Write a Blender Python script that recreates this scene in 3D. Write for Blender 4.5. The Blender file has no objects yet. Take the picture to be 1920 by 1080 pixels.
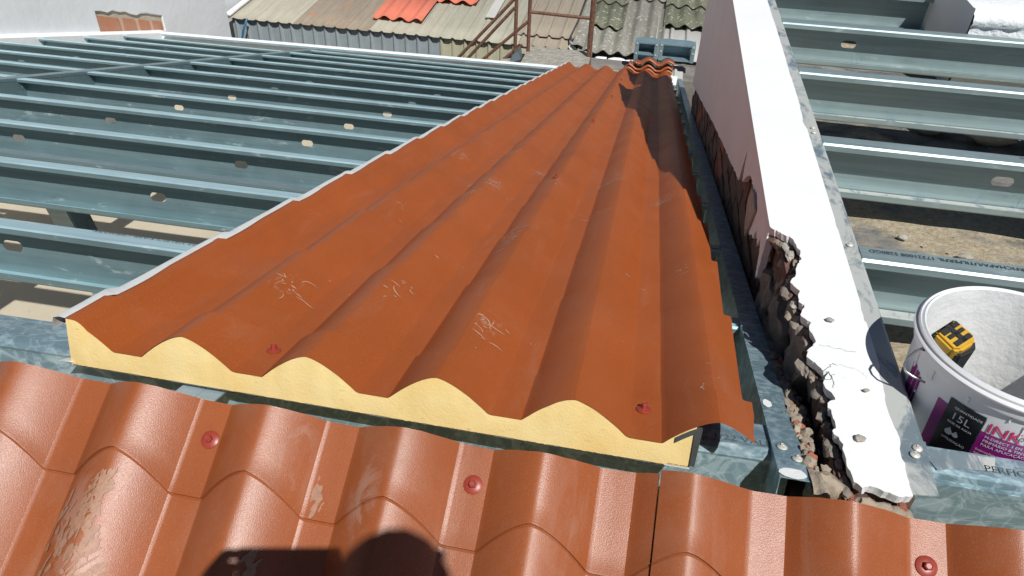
import bpy, bmesh, math, random
from mathutils import Vector, Matrix, noise
R = math.radians
random.seed(7)
sc = bpy.context.scene
COL = sc.collection
H0 = 4.0                                  # height of the eye above the datum

# ---------------------------------------------------------------- camera
cam_d = bpy.data.cameras.new('camera'); cam = bpy.data.objects.new('camera', cam_d); COL.objects.link(cam)
M3 = Matrix(((0.9804, -0.1379, 0.1404), (0.1943, 0.5682, -0.7996), (0.0306, 0.8113, 0.5839)))
q = M3.to_quaternion(); q.normalize()
cam.matrix_world = Matrix.Translation((0, 0, H0)) @ q.to_matrix().to_4x4()
cam_d.sensor_width = 36; cam_d.lens = 36 * 1400 / 1920
cam_d.clip_start = 0.02; cam_d.clip_end = 500
sc.camera = cam

# ---------------------------------------------------------------- light
SUN = Vector((-0.32, 0.50, -0.80)).normalized()
world = bpy.data.worlds.new("World"); sc.world = world; world.use_nodes = True
wn = world.node_tree.nodes; wl = world.node_tree.links; wn.clear()
sky = wn.new('ShaderNodeTexSky'); sky.sky_type = 'NISHITA'; sky.sun_disc = False
sky.sun_elevation = math.asin(-SUN.z); sky.sun_rotation = math.atan2(-SUN.x, -SUN.y)
bg = wn.new('ShaderNodeBackground'); bg.inputs[1].default_value = 0.05
wo = wn.new('ShaderNodeOutputWorld'); wl.new(sky.outputs[0], bg.inputs[0]); wl.new(bg.outputs[0], wo.inputs[0])
sun_d = bpy.data.lights.new('sun', 'SUN'); sun_d.energy = 5.0; sun_d.angle = R(0.5); sun_d.color = (1.0, 0.985, 0.945)
sun = bpy.data.objects.new('sun', sun_d); COL.objects.link(sun); sun.rotation_euler = SUN.to_track_quat('-Z', 'Y').to_euler()
sun.location = (3, -5, 12)
vs = sc.view_settings
sc.display_settings.display_device = 'sRGB'
vs.view_transform = 'Standard'; vs.look = 'None'; vs.exposure = -0.15; vs.gamma = 1.0; vs.use_curve_mapping = False
sc.cycles.max_bounces = 5; sc.cycles.diffuse_bounces = 2; sc.cycles.glossy_bounces = 2
sky.air_density = 0.6; sky.dust_density = 0.2; sky.ozone_density = 1.5

# ---------------------------------------------------------------- frames
S1, C1 = math.sin(R(15.2)), math.cos(R(15.2))      # far slope, falling away
S2, C2 = math.sin(R(31)), math.cos(R(31))          # near slope, rising to the ridge
def WF(x, y, z): return Vector((x, y, z + H0))
def RF(u, v, w): return Vector((u, v * C1 + w * S1, -v * S1 + w * C1 + H0))
def FF(u, v, w): return Vector((u, v * C2 - w * S2, v * S2 + w * C2 + H0))
VS = Vector((0, C1, -S1)); WN = Vector((0, S1, C1))
def rnd(a, b): return random.uniform(a, b)
def nz(*p, s=1.0): return noise.noise(Vector(p) * s)
def fz(p, s, o=4): return noise.fractal(Vector(p) * s, 1.0, 2.0, o)

# ---------------------------------------------------------------- builder
class MB:
    def __init__(s, f=WF): s.v = []; s.f = []; s.fr = f; s.smooth = False; s.ang = None
    def pt(s, *p): s.v.append(s.fr(*p)); return len(s.v) - 1
    def poly(s, pts): s.f.append([s.pt(*p) for p in pts])
    def box(s, a, b):
        (x0, y0, z0), (x1, y1, z1) = a, b
        i = [s.pt(x, y, z) for z in (z0, z1) for y in (y0, y1) for x in (x0, x1)]
        for q in ((0, 2, 3, 1), (4, 5, 7, 6), (0, 1, 5, 4), (2, 6, 7, 3), (0, 4, 6, 2), (1, 3, 7, 5)): s.f.append([i[k] for k in q])
        return s
    def grid(s, rows, close=False):
        idx = [[s.pt(*p) for p in r] for r in rows]
        for a, b in zip(idx, idx[1:]):
            n = len(a)
            for k in range(n if close else n - 1):
                s.f.append([a[k], a[(k + 1) % n], b[(k + 1) % n], b[k]])
        return idx
    def sweep(s, path, r, n=10, cap=True):
        P = [s.fr(*p) for p in path]; rs = r if isinstance(r, (list, tuple)) else [r] * len(P)
        old = s.fr; s.fr = lambda x, y, z: Vector((x, y, z)); rows = []; up = None
        for k, p in enumerate(P):
            t = (P[min(k + 1, len(P) - 1)] - P[max(k - 1, 0)]).normalized()
            if up is None: up = t.orthogonal().normalized()
            up = (up - t * up.dot(t)).normalized(); sd = t.cross(up)
            rows.append([tuple(p + (up * math.cos(a) + sd * math.sin(a)) * rs[k]) for a in [2 * math.pi * j / n for j in range(n)]])
        idx = s.grid(rows, True)
        if cap: s.f.append(idx[0][::-1]); s.f.append(idx[-1])
        s.fr = old; return s
    def bar(s, p, q, w, h):            # rectangular tube between two points
        P, Q = s.fr(*p), s.fr(*q); t = (Q - P).normalized()
        a = t.cross(Vector((0, 0, 1)));  a = (a if a.length > .1 else Vector((1, 0, 0))).normalized(); b = a.cross(t).normalized()
        old = s.fr; s.fr = lambda x, y, z: Vector((x, y, z))
        rows = [[tuple(c + a * i * w / 2 + b * j * h / 2) for i, j in ((-1, -1), (1, -1), (1, 1), (-1, 1))] for c in (P, Q)]
        idx = s.grid(rows, True); s.f.append(idx[0][::-1]); s.f.append(idx[1]); s.fr = old; return s
    def prism(s, prof, d, cap=True):   # prof: points, d: offset in frame coordinates
        rows = [prof, [tuple(a + b for a, b in zip(p, d)) for p in prof]]
        idx = s.grid(rows, True)
        if cap: s.f.append(idx[0][::-1]); s.f.append(idx[1])
        return s
    def build(s, name, mat, parent=None, origin=None, smooth=False, ang=None, bevel=0):
        me = bpy.data.meshes.new(name)
        if origin is None:
            if parent is not None: origin = Vector(parent['_o'])
            else:
                xs = [p.x for p in s.v]; ys = [p.y for p in s.v]; zs = [p.z for p in s.v]
                origin = Vector(((min(xs) + max(xs)) / 2, (min(ys) + max(ys)) / 2, min(zs)))
        origin = Vector(origin)
        me.from_pydata([tuple(p - origin) for p in s.v], [], s.f)
        bm = bmesh.new(); bm.from_mesh(me); bmesh.ops.remove_doubles(bm, verts=bm.verts, dist=1e-5)
        bmesh.ops.recalc_face_normals(bm, faces=bm.faces)
        if bevel:
            bmesh.ops.bevel(bm, geom=[e for e in bm.edges if len(e.link_faces) == 2 and e.calc_face_angle(0) > .6], offset=bevel, segments=2, affect='EDGES', clamp_overlap=True)
        bm.to_mesh(me); bm.free()
        if smooth:
            me.shade_smooth()
            if ang: me.set_sharp_from_angle(angle=R(ang))
        me.materials.append(mat)
        o = bpy.data.objects.new(name, me); COL.objects.link(o)
        if parent is not None:
            o.parent = parent; o.location = origin - Vector(parent['_o'])
        else: o.location = origin
        o['_o'] = tuple(origin)
        return o
def thing(name, label, cat, loc, group=None):
    o = bpy.data.objects.new(name, None); COL.objects.link(o); o.location = loc; o['_o'] = tuple(loc)
    o.empty_display_size = .1
    return tag(o, label, cat, group)
def tag(o, label, cat, group=None):
    o['label'] = label; o['category'] = cat
    if group: o['group'] = group
    return o
def struct(o): o['kind'] = 'structure'; return o
def stuff(o): o['kind'] = 'stuff'; return o
def dup(root, delta, label=None, group=None, parent=None):
    c = root.copy(); COL.objects.link(c)
    if parent is not None: c.parent = parent
    c.location = root.location + Vector(delta)
    if '_o' in c: c['_o'] = tuple(Vector(root['_o']) + Vector(delta))
    if label: c['label'] = label
    if group: c['group'] = group
    for ch in root.children:
        d = ch.copy(); COL.objects.link(d); d.parent = c
        for g in ch.children:
            e = g.copy(); COL.objects.link(e); e.parent = d
    return c

# ---------------------------------------------------------------- materials
class NT:
    def __init__(s, name, rough=.5, metal=0., spec=.5):
        s.m = bpy.data.materials.new(name); s.m.use_nodes = True
        s.t = s.m.node_tree; s.N = s.t.nodes; s.L = s.t.links
        s.b = s.N['Principled BSDF']; s.b.inputs['Roughness'].default_value = rough; s.b.inputs['Metallic'].default_value = metal
        s.b.inputs['Specular IOR Level'].default_value = spec
        s.geo = s.N.new('ShaderNodeNewGeometry'); s.bump = None
    def put(s, i, v):
        if hasattr(v, 'links') or hasattr(v, 'is_output'): s.L.new(v, i)
        else: i.default_value = v
    def map(s, scale=(1, 1, 1), rot=(0, 0, 0)):
        n = s.N.new('ShaderNodeMapping'); s.L.new(s.geo.outputs['Position'], n.inputs[0])
        n.inputs['Scale'].default_value = scale; n.inputs['Rotation'].default_value = rot; return n.outputs[0]
    def noise(s, scale, detail=4, rough=.55, vec=None, dist=0):
        n = s.N.new('ShaderNodeTexNoise'); n.inputs['Scale'].default_value = scale; n.inputs['Detail'].default_value = detail
        n.inputs['Roughness'].default_value = rough; n.inputs['Distortion'].default_value = dist
        s.L.new(vec if vec is not None else s.geo.outputs['Position'], n.inputs['Vector']); return n.outputs[0]
    def vor(s, scale, vec=None, feat='F1'):
        n = s.N.new('ShaderNodeTexVoronoi'); n.feature = feat; n.inputs['Scale'].default_value = scale
        s.L.new(vec if vec is not None else s.geo.outputs['Position'], n.inputs['Vector']); return n.outputs[0]
    def ramp(s, f, lo, hi, a=0., b=1.):
        n = s.N.new('ShaderNodeMapRange'); n.clamp = True; s.put(n.inputs[0], f)
        n.inputs[1].default_value = lo; n.inputs[2].default_value = hi; n.inputs[3].default_value = a; n.inputs[4].default_value = b; return n.outputs[0]
    def mix(s, f, a, b):
        n = s.N.new('ShaderNodeMix'); n.data_type = 'RGBA'; s.put(n.inputs[0], f)
        for i, v in ((6, a), (7, b)):
            if isinstance(v, tuple): n.inputs[i].default_value = (*v, 1)
            else: s.L.new(v, n.inputs[i])
        return n.outputs[2]
    def math(s, op, a, b=0.):
        n = s.N.new('ShaderNodeMath'); n.operation = op; s.put(n.inputs[0], a); s.put(n.inputs[1], b); return n.outputs[0]
    def blob(s, c, r):                 # soft spherical mask, 1 inside
        n = s.N.new('ShaderNodeVectorMath'); n.operation = 'SUBTRACT'; s.L.new(s.geo.outputs['Position'], n.inputs[0]); n.inputs[1].default_value = c
        d = s.N.new('ShaderNodeVectorMath'); d.operation = 'DIVIDE'; s.L.new(n.outputs[0], d.inputs[0]); d.inputs[1].default_value = r
        l = s.N.new('ShaderNodeVectorMath'); l.operation = 'LENGTH'; s.L.new(d.outputs[0], l.inputs[0])
        return s.ramp(l.outputs['Value'], .3, 1., 1., 0.)
    def color(s, c):
        if isinstance(c, tuple): s.b.inputs['Base Color'].default_value = (*c, 1)
        else: s.L.new(c, s.b.inputs['Base Color'])
        return s
    def rough(s, v): s.put(s.b.inputs['Roughness'], v); return s
    def metal(s, v): s.put(s.b.inputs['Metallic'], v); return s
    def addbump(s, h, strength=.5, dist=.002):
        n = s.N.new('ShaderNodeBump'); n.inputs['Strength'].default_value = strength; n.inputs['Distance'].default_value = dist
        s.L.new(h, n.inputs['Height'])
        if s.bump: s.L.new(s.bump, n.inputs['Normal'])
        s.bump = n.outputs[0]; s.L.new(s.bump, s.b.inputs['Normal']); return s

def simple(name, c, rough=.5, metal=0., var=.15, scale=12, bump=0., bscale=60):
    t = NT(name, rough, metal)
    if var: t.color(t.mix(t.ramp(t.noise(scale, 5), .3, .7), tuple(x * (1 - var) for x in c), tuple(min(1, x * (1 + var)) for x in c)))
    else: t.color(c)
    if bump: t.addbump(t.noise(bscale, 5), 1., bump)
    return t.m

def orange(name, base, near):
    t = NT(name, .42, 0., .5 if near else .28)
    n1 = t.noise(3.5, 5, .6); n2 = t.noise(520 if near else 400, 2)
    c = t.mix(t.ramp(n1, .3, .7), tuple(x * .93 for x in base), tuple(x * 1.06 for x in base))
    c = t.mix(t.ramp(n2, .56, .72, 0, .35), c, tuple(min(1, x * 1.7 + .03) for x in base))
    d = t.ramp(t.noise(6, 8, .7, dist=.4), .52, .8, 0, .16 if near else .07)               # thin dust
    c = t.mix(d, c, (.42, .33, .27))
    st_ = t.ramp(t.noise(3.0, 8, .68, vec=t.map((7, 1.3, 1.3)), dist=.8), .56, .74, 0, .12 if not near else .18); c = t.mix(st_, c, (.46, .30, .22))
    dk_ = t.ramp(t.noise(2.2, 6, .6, vec=t.map((3, 1, 1))), .30, .46, .22, 0); c = t.mix(dk_, c, tuple(x * .62 for x in base))
    if not near:
        sm = t.ramp(t.noise(38, 7, .75, vec=t.map((1.6, .7, .7), (0, 0, R(30))), dist=1.2), .53, .62); m = None
        for u_, v_, ru, rv in ((-.49, 2.74, .045, .12), (-.33, 2.62, .04, .08), (-.08, 2.50, .05, .13), (.10, 2.38, .035, .08), (-.42, 2.22, .04, .08), (-.47, 2.07, .035, .07), (-.28, 1.75, .035, .10), (-.61, 1.22, .035, .05), (-.215, 1.17, .03, .06), (-.62, 2.6, .04, .08), (-.25, 2.3, .03, .06)):
            b = t.blob(tuple(RF(u_, v_, -.52)), (ru, rv, rv)); m = b if m is None else t.math('MAXIMUM', m, b)
        c = t.mix(t.math('MULTIPLY', t.math('MULTIPLY', sm, m), .55), c, (.52, .36, .28))
    if near:
        sm = t.noise(14, 8, .72, vec=t.map((1.6, 1, 1), (0, 0, R(15))), dist=.6)
        m = None
        for ctr, rad in (((-.70, .54, H0 - .90), (.045, .12, .09)), ((-.665, .50, H0 - .93), (.06, .08, .07)), ((-.30, .62, H0 - .84), (.03, .07, .07)), ((-.42, .66, H0 - .84), (.03, .08, .08))):
            b = t.blob(ctr, rad); m = b if m is None else t.math('MAXIMUM', m, b)
        msk = t.math('MULTIPLY', t.ramp(sm, .48, .56), m)
        c = t.mix(t.math('MULTIPLY', msk, .30), c, (.50, .40, .34))
    t.color(c)
    rr = t.ramp(t.noise(5, 6, .6), .3, .7, .33 if near else .45, .42 if near else .58)
    t.rough(rr)
    t.addbump(t.noise(750 if near else 700, 2, .5), .5 if near else .25, .0006)
    t.addbump(t.noise(9, 3, .5), .25, .003)
    return t.m
M_far = orange('terracotta_painted_steel', (.36, .086, .018), False)
M_near = orange('terracotta_painted_steel_grainy', (.30, .082, .025), True)

def galv(name, base=(.190, .280, .300), rough=.42, stain=.5, streak=(1.5, 60, 60), metal=.5, blotch=0., dirt=0.):
    t = NT(name, rough, metal)
    v = t.map(streak)
    n = t.noise(1.5, 6, .6, vec=v); n2 = t.noise(7, 6, .65)
    c = t.mix(t.ramp(n, .3, .7), tuple(x * .82 for x in base), tuple(x * 1.15 for x in base))
    c = t.mix(t.ramp(n2, .35, .7, 0, .35), c, tuple(x * 1.35 for x in base))
    w = t.ramp(t.noise(22, 7, .72, vec=t.map((.35, 1, 1)), dist=.3), .60, .68, 0, stain)     # white rust and plaster smears
    c = t.mix(w, c, (.55, .60, .60))
    mw = w
    if blotch:
        b = t.ramp(t.noise(16, 6, .7, vec=t.map((.8, 1.2, 1)), dist=2.2), .50, .56, 0, 1)
        b2 = t.ramp(t.vor(38, vec=t.map((.8, 1, 1)), feat='DISTANCE_TO_EDGE'), .0, .10, .6, 0)
        b = t.math('MULTIPLY', t.math('ADD', b, b2), blotch)
        c = t.mix(b, c, (.50, .66, .72)); 
    if dirt:
        dm = t.ramp(t.noise(5, 9, .74, vec=t.map((3.2, 1.3, 3)), dist=.5), .40, .50, 0, dirt); c = t.mix(dm, c, (.55, .56, .53)); mw = t.math('MAXIMUM', mw, dm)
    t.color(c); t.metal(t.ramp(mw, 0, 1, metal, 0.)); t.rough(t.ramp(n2, .3, .7, rough - .08, rough + .12))
    t.addbump(t.noise(5, 3, .5, vec=t.map((.3, 1, 1))), .2, .006); t.addbump(t.noise(160, 3), .12, .0006)
    return t.m
M_galv = galv('galvanised_steel')
M_galvR = galv('galvanised_steel_smeared', (.34, .44, .45), .42, .6)
M_galvB = galv('galvanised_steel_blotched', (.22, .33, .38), .40, .5, blotch=.55)
M_galvP = galv('galvanised_steel_plaster_smeared', (.22, .28, .32), .45, .7, (4, 4, 4), .3, dirt=.85)
M_plate = galv('bright_zinc_plate', (.50, .60, .64), .45, .3)
M_galvN = galv('galvanised_steel_new', (.30, .42, .47), .4, .3)

def plaster(name, c=(.87, .88, .88), marks=.25, bump=.0015, rel=60, dirt=(.45, .40, .34)):
    t = NT(name, .85)
    k = t.mix(t.ramp(t.noise(3, 6, .65), .35, .7), c, tuple(x * .93 for x in c))
    k = t.mix(t.ramp(t.noise(30, 6, .7), .66, .74, 0, marks), k, dirt)
    t.color(k)
    t.addbump(t.noise(rel, 6, .6), .8, bump); t.addbump(t.noise(6, 3), .5, .004)
    return t.m
M_plaster = plaster('white_painted_plaster')
M_plaster_rough = plaster('white_painted_rough_render', (.84, .86, .88), .12, .010, 45)
M_plaster_far = plaster('white_limewash_wall', (.91, .93, .94), .10, .004, 14)

def mortar_mat(name, c=(.44, .37, .28), c2=(.30, .24, .19), bump=.004, s=40):
    t = NT(name, .95)
    k = t.mix(t.ramp(t.noise(s * .6, 8, .7), .35, .68), c2, c)
    k = t.mix(t.ramp(t.noise(s * 3, 4), .6, .7, 0, .5), k, tuple(x * .5 for x in c2))
    t.color(k); t.addbump(t.noise(s, 8, .7), 1., bump); t.addbump(t.noise(s * 5, 4, .7), .7, .0012)
    return t.m
M_mortar = mortar_mat('lime_mortar')
M_mortar_lt = mortar_mat('pale_joint_mortar', (.66, .58, .46), (.52, .44, .34), .003, 30)
M_mortar_dk = mortar_mat('dark_mortar', (.34, .29, .24), (.20, .17, .145), .004, 60)  # darker grey-brown mortar tone, randomly mottled
M_brick = mortar_mat('clay_brick', (.42, .14, .08), (.26, .09, .06), .002, 50)
M_brick_dark = mortar_mat('dark_clay_brick', (.22, .12, .09), (.11, .075, .06), .003, 60)  # darker brown variant of the clay brick
M_brick_far = mortar_mat('clay_brick_red', (.62, .22, .11), (.55, .30, .20), .002, 20)

def foam_mat():
    t = NT('polyurethane_foam', .9)
    k = t.mix(t.ramp(t.noise(14, 5), .3, .7), (.80, .57, .22), (.85, .67, .32))
    k = t.mix(t.ramp(t.noise(95, 3, .6, vec=t.map((.5, 1, 1.6), (0, R(25), 0))), .66, .72, 0, .5), k, (.46, .31, .13))
    k = t.mix(t.ramp(t.noise(8, 4, .6), .62, .72, 0, .5), k, (.86, .74, .42))
    t.color(k); t.addbump(t.noise(260, 4, .7), .7, .001); t.addbump(t.noise(35, 4, .6), .4, .002)
    return t.m
M_foam = foam_mat()
M_film = simple('white_plastic_film', (.72, .73, .72), .45, 0, .05, 40, .001, 80)
M_membrane = simple('dark_bitumen_tape', (.055, .058, .056), .7, 0, .2, 30, .001, 200)
M_screw = simple('red_painted_screw', (.30, .045, .028), .38, 0, .12, 300)
M_screwZ = simple('dirty_zinc_screw', (.62, .60, .54), .55, .3, .2, 300)
M_scuff = simple('pale_scuff', (.50, .31, .22), .8, 0, .15, 200)
M_ink = simple('printed_black_ink', (.035, .045, .05), .7, 0, 0)
M_ink2 = simple('faded_printed_ink', (.12, .15, .16), .7, 0, 0)
M_rust = simple('brown_rusty_steel', (.17, .082, .052), .7, .2, .4, 40, .001, 100)
M_blue = simple('blue_rubber_hose', (.02, .14, .28), .45, 0, .1, 30)

def concrete(name, a, b, s=3., bump=.004, specks=0.):
    t = NT(name, .93)
    k = t.mix(t.ramp(t.noise(s, 8, .65), .3, .7), a, b)
    k = t.mix(t.ramp(t.noise(s * 12, 6, .7), .60, .72, 0, .4), k, tuple(x * .6 for x in a))
    t.color(k); t.addbump(t.noise(s * 14, 6, .7), .8, bump); return t.m
M_floorL = concrete('pale_screed', (.46, .395, .30), (.53, .465, .36), 1.2, .004)
def debris_mat():
    t = NT('dusty_screed_with_sawdust', .95)
    g = t.mix(t.ramp(t.noise(9, 8, .7, vec=t.map((1, 2.2, 1))), .35, .65), (.12, .115, .11), (.33, .32, .29))
    sd = t.mix(t.ramp(t.noise(60, 6, .75), .35, .65), (.36, .29, .19), (.62, .53, .39))
    m = t.ramp(t.noise(2.6, 5, .6, vec=t.map((1, 1.4, 1), (0, 0, .4))), .50, .57)
    k = t.mix(m, g, sd)
    k = t.mix(t.ramp(t.noise(130, 4, .7), .60, .68, 0, .75), k, (.12, .10, .08))
    t.color(k); t.addbump(t.noise(70, 8, .75), 1., .010); return t.m
M_debris = debris_mat()
M_ground = concrete('packed_earth', (.30, .26, .20), (.38, .33, .26), .8, .01)
M_dark = simple('dark_masonry', (.22, .20, .18), .95, 0, .3, 6, .004, 30)  # plain dark grey-brown masonry, mottled at random
M_stone = mortar_mat('pale_rubble', (.50, .47, .41), (.34, .31, .27), .004, 40)

def fibre(name, a, b, spots=0., spotc=(.62, .60, .50), rust=0., s=5.):
    t = NT(name, .9)
    v = t.map((6, .7, 1))
    k = t.mix(t.ramp(t.noise(s * .5, 8, .7, vec=v), .3, .7), a, b)
    k = t.mix(t.ramp(t.noise(s * 3, 6, .7), .55, .7, 0, .35), k, tuple(x * .55 for x in a))
    if spots: k = t.mix(t.ramp(t.noise(17, 6, .75), .58, .62, 0, spots), k, spotc)
    if rust: k = t.mix(t.ramp(t.noise(3.6, 5, .6), .62, .68, 0, rust), k, (.46, .20, .07))
    t.color(k); t.addbump(t.noise(30, 6, .7), .6, .006); return t.m
M_fib1 = fibre('pale_fibre_cement', (.36, .33, .26), (.46, .43, .35))
M_fib2 = fibre('weathered_fibre_cement', (.25, .20, .155), (.34, .28, .215), rust=.8)
M_fib3 = fibre('greenish_fibre_cement', (.33, .32, .25), (.44, .42, .34))
M_fib4 = fibre('brown_grey_fibre_cement', (.29, .245, .19), (.37, .32, .25), rust=.2)
M_moss = fibre('mossy_green_tile_sheet', (.105, .112, .075), (.185, .19, .135), .9)
M_lich = fibre('lichened_fibre_cement', (.20, .19, .16), (.31, .30, .26), .95, (.66, .63, .52))
M_grey = fibre('light_grey_steel_sheet', (.46, .46, .43), (.54, .53, .50))
M_red = fibre('faded_red_sheet', (.60, .16, .10), (.66, .20, .13))
M_shedA = galv('blue_grey_painted_sheet', (.34, .39, .41), .6, .5, (60, 60, 1), .2)
M_shedB = galv('olive_painted_sheet', (.50, .48, .34), .6, .3, (60, 60, 1), .1)

# ---------------------------------------------------------------- text helper
def text_pts(body, size):
    cu = bpy.data.curves.new('lettering', 'FONT'); cu.body = body; cu.size = size; cu.resolution_u = 3
    o = bpy.data.objects.new('lettering', cu); COL.objects.link(o)
    dg = bpy.context.evaluated_depsgraph_get(); me = bpy.data.meshes.new_from_object(o.evaluated_get(dg))
    vs_ = [(v.co.x, v.co.y) for v in me.vertices]; fs = [tuple(p.vertices) for p in me.polygons]
    bpy.data.objects.remove(o); bpy.data.curves.remove(cu); bpy.data.meshes.remove(me)
    return vs_, fs
def lettering(body, size, fn, mat, parent, xs=1.0, name='lettering'):
    vs_, fs = text_pts(body, size); mb = MB(lambda x, y, z: Vector((x, y, z)))
    for x, y in vs_: mb.pt(*fn(x * xs, y))
    mb.f = [list(f) for f in fs]
    return mb.build(name, mat, parent)

# ================================================================ SETTING: ground, floors
mb = MB(); mb.poly([(-150, -150, -4.6), (150, -150, -4.6), (150, 150, -4.6), (-150, 150, -4.6)])
struct(mb.build('ground', M_ground))
mb = MB(); mb.box((-5.2, -3, -3.3), (.30, 7.55, -3.2))
struct(mb.build('room_floor', M_floorL))
mb = MB(); mb.box((-5.2, -1.7, -4.6), (1.2, -1.6, -2.2)); struct(mb.build('light_block_wall', M_dark))  # unseen wall, added to stop light leaking in under the roof
mb = MB(); rows = []
for j in range(60):
    y = .86 + j * .055
    rows.append([(x, y, -1.03 + .012 * fz((x, y, 3), 5)) for x in [.46 + k * .06 for k in range(60)]])
mb.grid(rows); fl = struct(mb.build('roof_slab', M_debris, smooth=True))
mb = MB(); mb.box((.46, .86, -4.6), (4.0, 4.1, -1.06)); struct(mb.build('lower_building_block', M_dark))

# ================================================================ TILE-PROFILE SHEETS
PROF = [(0, .0004), (.003, 0), (.024, 0), (.0455, 0)]
for k in range(15, -1, -1): PROF.append((.118 - .0715 * k / 15.5, .046 * (1 - (k / 15.5) ** 1.52)))
for k in range(1, 17): PROF.append((.118 + .080 * k / 16.5, .046 * (1 - (k / 16.5) ** 1.48)))
def prof(u, u0):
    t = (u - u0) % .2; P = PROF + [(.2, .0004)]
    for (a, ha), (b, hb) in zip(P, P[1:]):
        if a <= t <= b: return ha + (hb - ha) * (t - a) / (b - a)
    return 0
def us(u0, ua, ub):
    L = {round(ua, 5), round(ub, 5)}
    for k in range(-10, 12):
        for t, _ in PROF:
            x = u0 + k * .2 + t
            if ua < x < ub: L.add(round(x, 5))
    return sorted(L)
STEP = .348
def far_step(v, h=.009, v0=1.069, u=None):
    if u is not None: v = v + prof(u, -.757) * min(1, max(0, (v - .93) / .09))
    k = (v - v0) / STEP; return (k - math.floor(k)) * h - h
def sheet_far(ua, ub, va, vb, wv, u0, shift=0, extra=lambda u: 0, sag=.0008):
    mb = MB(RF); U = us(u0, ua, ub); V = [va]
    k = math.ceil((va - 1.069) / STEP + 1e-6)
    while 1.069 + k * STEP < vb - .01:
        s_ = 1.069 + k * STEP; V += [s_ - .11, s_ - .04, s_ - .0005, s_ + .0015, s_ + .04]; k += 1
    V = sorted(x for x in set(V + [vb]) if va <= x <= vb)
    def eu(u, v):
        k_ = (v - prof(u, u0) * 0 - 1.069) / STEP; return u + ((k_ - math.floor(k_)) * .012 - .004 if u == U[-1] and v > 1.0 else 0)
    rows = [[(eu(u, v), v - prof(u, u0) * min(1, max(0, (v - va) / .09), max(0, (vb - v) / .09)), wv + prof(u, u0) + far_step(v) + extra(u) + sag * nz(u * 4, v * 3, 2)) for u in U] for v in V]
    mb.grid(rows); return mb
U_FAR = -.757; WV = -.551
def far_w(u, v): return WV + prof(u, U_FAR) + far_step(v, u=u)
# --- the long free panel
pan = thing('insulated_roof_panel', 'long terracotta tile-profile roof panel with a bare yellow foam end, lying on the steel frame', 'roof panel', RF(-.3, .93, -.59))
UL, UR = -.838, .212
V0, V1 = .93, 8.05
def edgefix(u):                      # flat crest at the left edge, drip at the right lap
    e = 0
    if u < -.80: e = (.046 - prof(u, U_FAR)) * min(1, (-.80 - u) / .02) * .8
    return e
mb = sheet_far(UL, UR, V0, V1, WV, U_FAR, extra=edgefix)
mb.build('metal_sheet', M_far, pan, smooth=True, ang=16)
# foam core: one closed strip under the sheet with a rough cut end
mb = MB(RF); UF = [u for u in us(U_FAR, UL + .002, .132)]
fine = []
for a, b in zip(UF, UF[1:]): fine += [a, (a + b) / 2]
fine.append(UF[-1])
top = [(u, V0 + .0015 + .0012 * nz(u * 60, 3, 0), WV - .0012 + prof(u, U_FAR) + far_step(V0) + edgefix(u)) for u in fine]
bot = [(u, V0 + .0015, -.588 - .0012 * abs(nz(u * 90, 0, 5)) - .0012 * abs(nz(u * 210, 3, 5)) + (.003 if u > .10 else 0)) for u in fine]
mid = [(a[0], V0 + .001 + .0025 * nz(a[0] * 30, 1, 1), (a[2] + b[2]) / 2) for a, b in zip(top, bot)]
mb.grid([top, mid, bot]); mb.build('foam_core', M_foam, pan, smooth=True)
mb = MB(RF)
mb.box((UL + .004, V0 + .004, -.589), (.131, V1, -.562)); mb.build('foam_body', M_foam, pan)
mb = MB(RF); mb.box((UL - .003, V0 + .006, -.5925), (.133, V1, -.5905)); mb.build('bottom_liner', M_film, pan)
# liner lip peeling at the lower left corner
mb = MB(RF); mb.grid([[(-.862, .925, -.586), (-.845, .922, -.580), (-.83, .93, -.585)], [(-.858, .95, -.590), (-.84, .95, -.588), (-.83, .95, -.589)]]); mb.build('liner_lip', M_film, pan)
# black sealing tape on the right flank
mb = MB(RF); mb.grid([[(.134, v, far_w(.134, V0) - .010), (.139, v, -.535), (.136, v, -.585)] for v in (V0 - .001, 3, V1)]); 
mb.grid([[(.140, V0 - .0015, -.520), (.138, V0 - .0015, -.583)], [(.130, V0 - .0015, -.524), (.131, V0 - .0015, -.583)]])
mb.grid([[(u_, V0 - .0016, far_w(u_, V0) - .0015), (u_, V0 - .0016, far_w(u_, V0) - .0105)] for u_ in (.106, .115, .125, .138)])
mb.build('sealing_tape', M_membrane, pan)
# white film folded over the left edge, scalloped by the tile steps
mb = MB(RF); V = []
v = V0 - .002; rows = []
while v < V1:
    s_ = far_step(v); wob = .003 * nz(v * 9, 1, 0)
    wt = WV + .046 + s_
    rows.append([(UL - .020 + wob, v, wt - .022), (UL - .0195 + wob, v, wt - .010), (UL - .016 + wob, v, wt - .0005), (UL - .006 + wob, v, wt + .0025), (UL + .004 + wob * .6 + .005 * max(0, math.sin((v - 1.02) / STEP * 2 * math.pi)), v, WV + .046 + far_step(v, u=UL + .004) + .0012)]); v += .03
mb.grid(rows); mb.build('edge_film', M_film, pan, smooth=True, ang=40)
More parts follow.
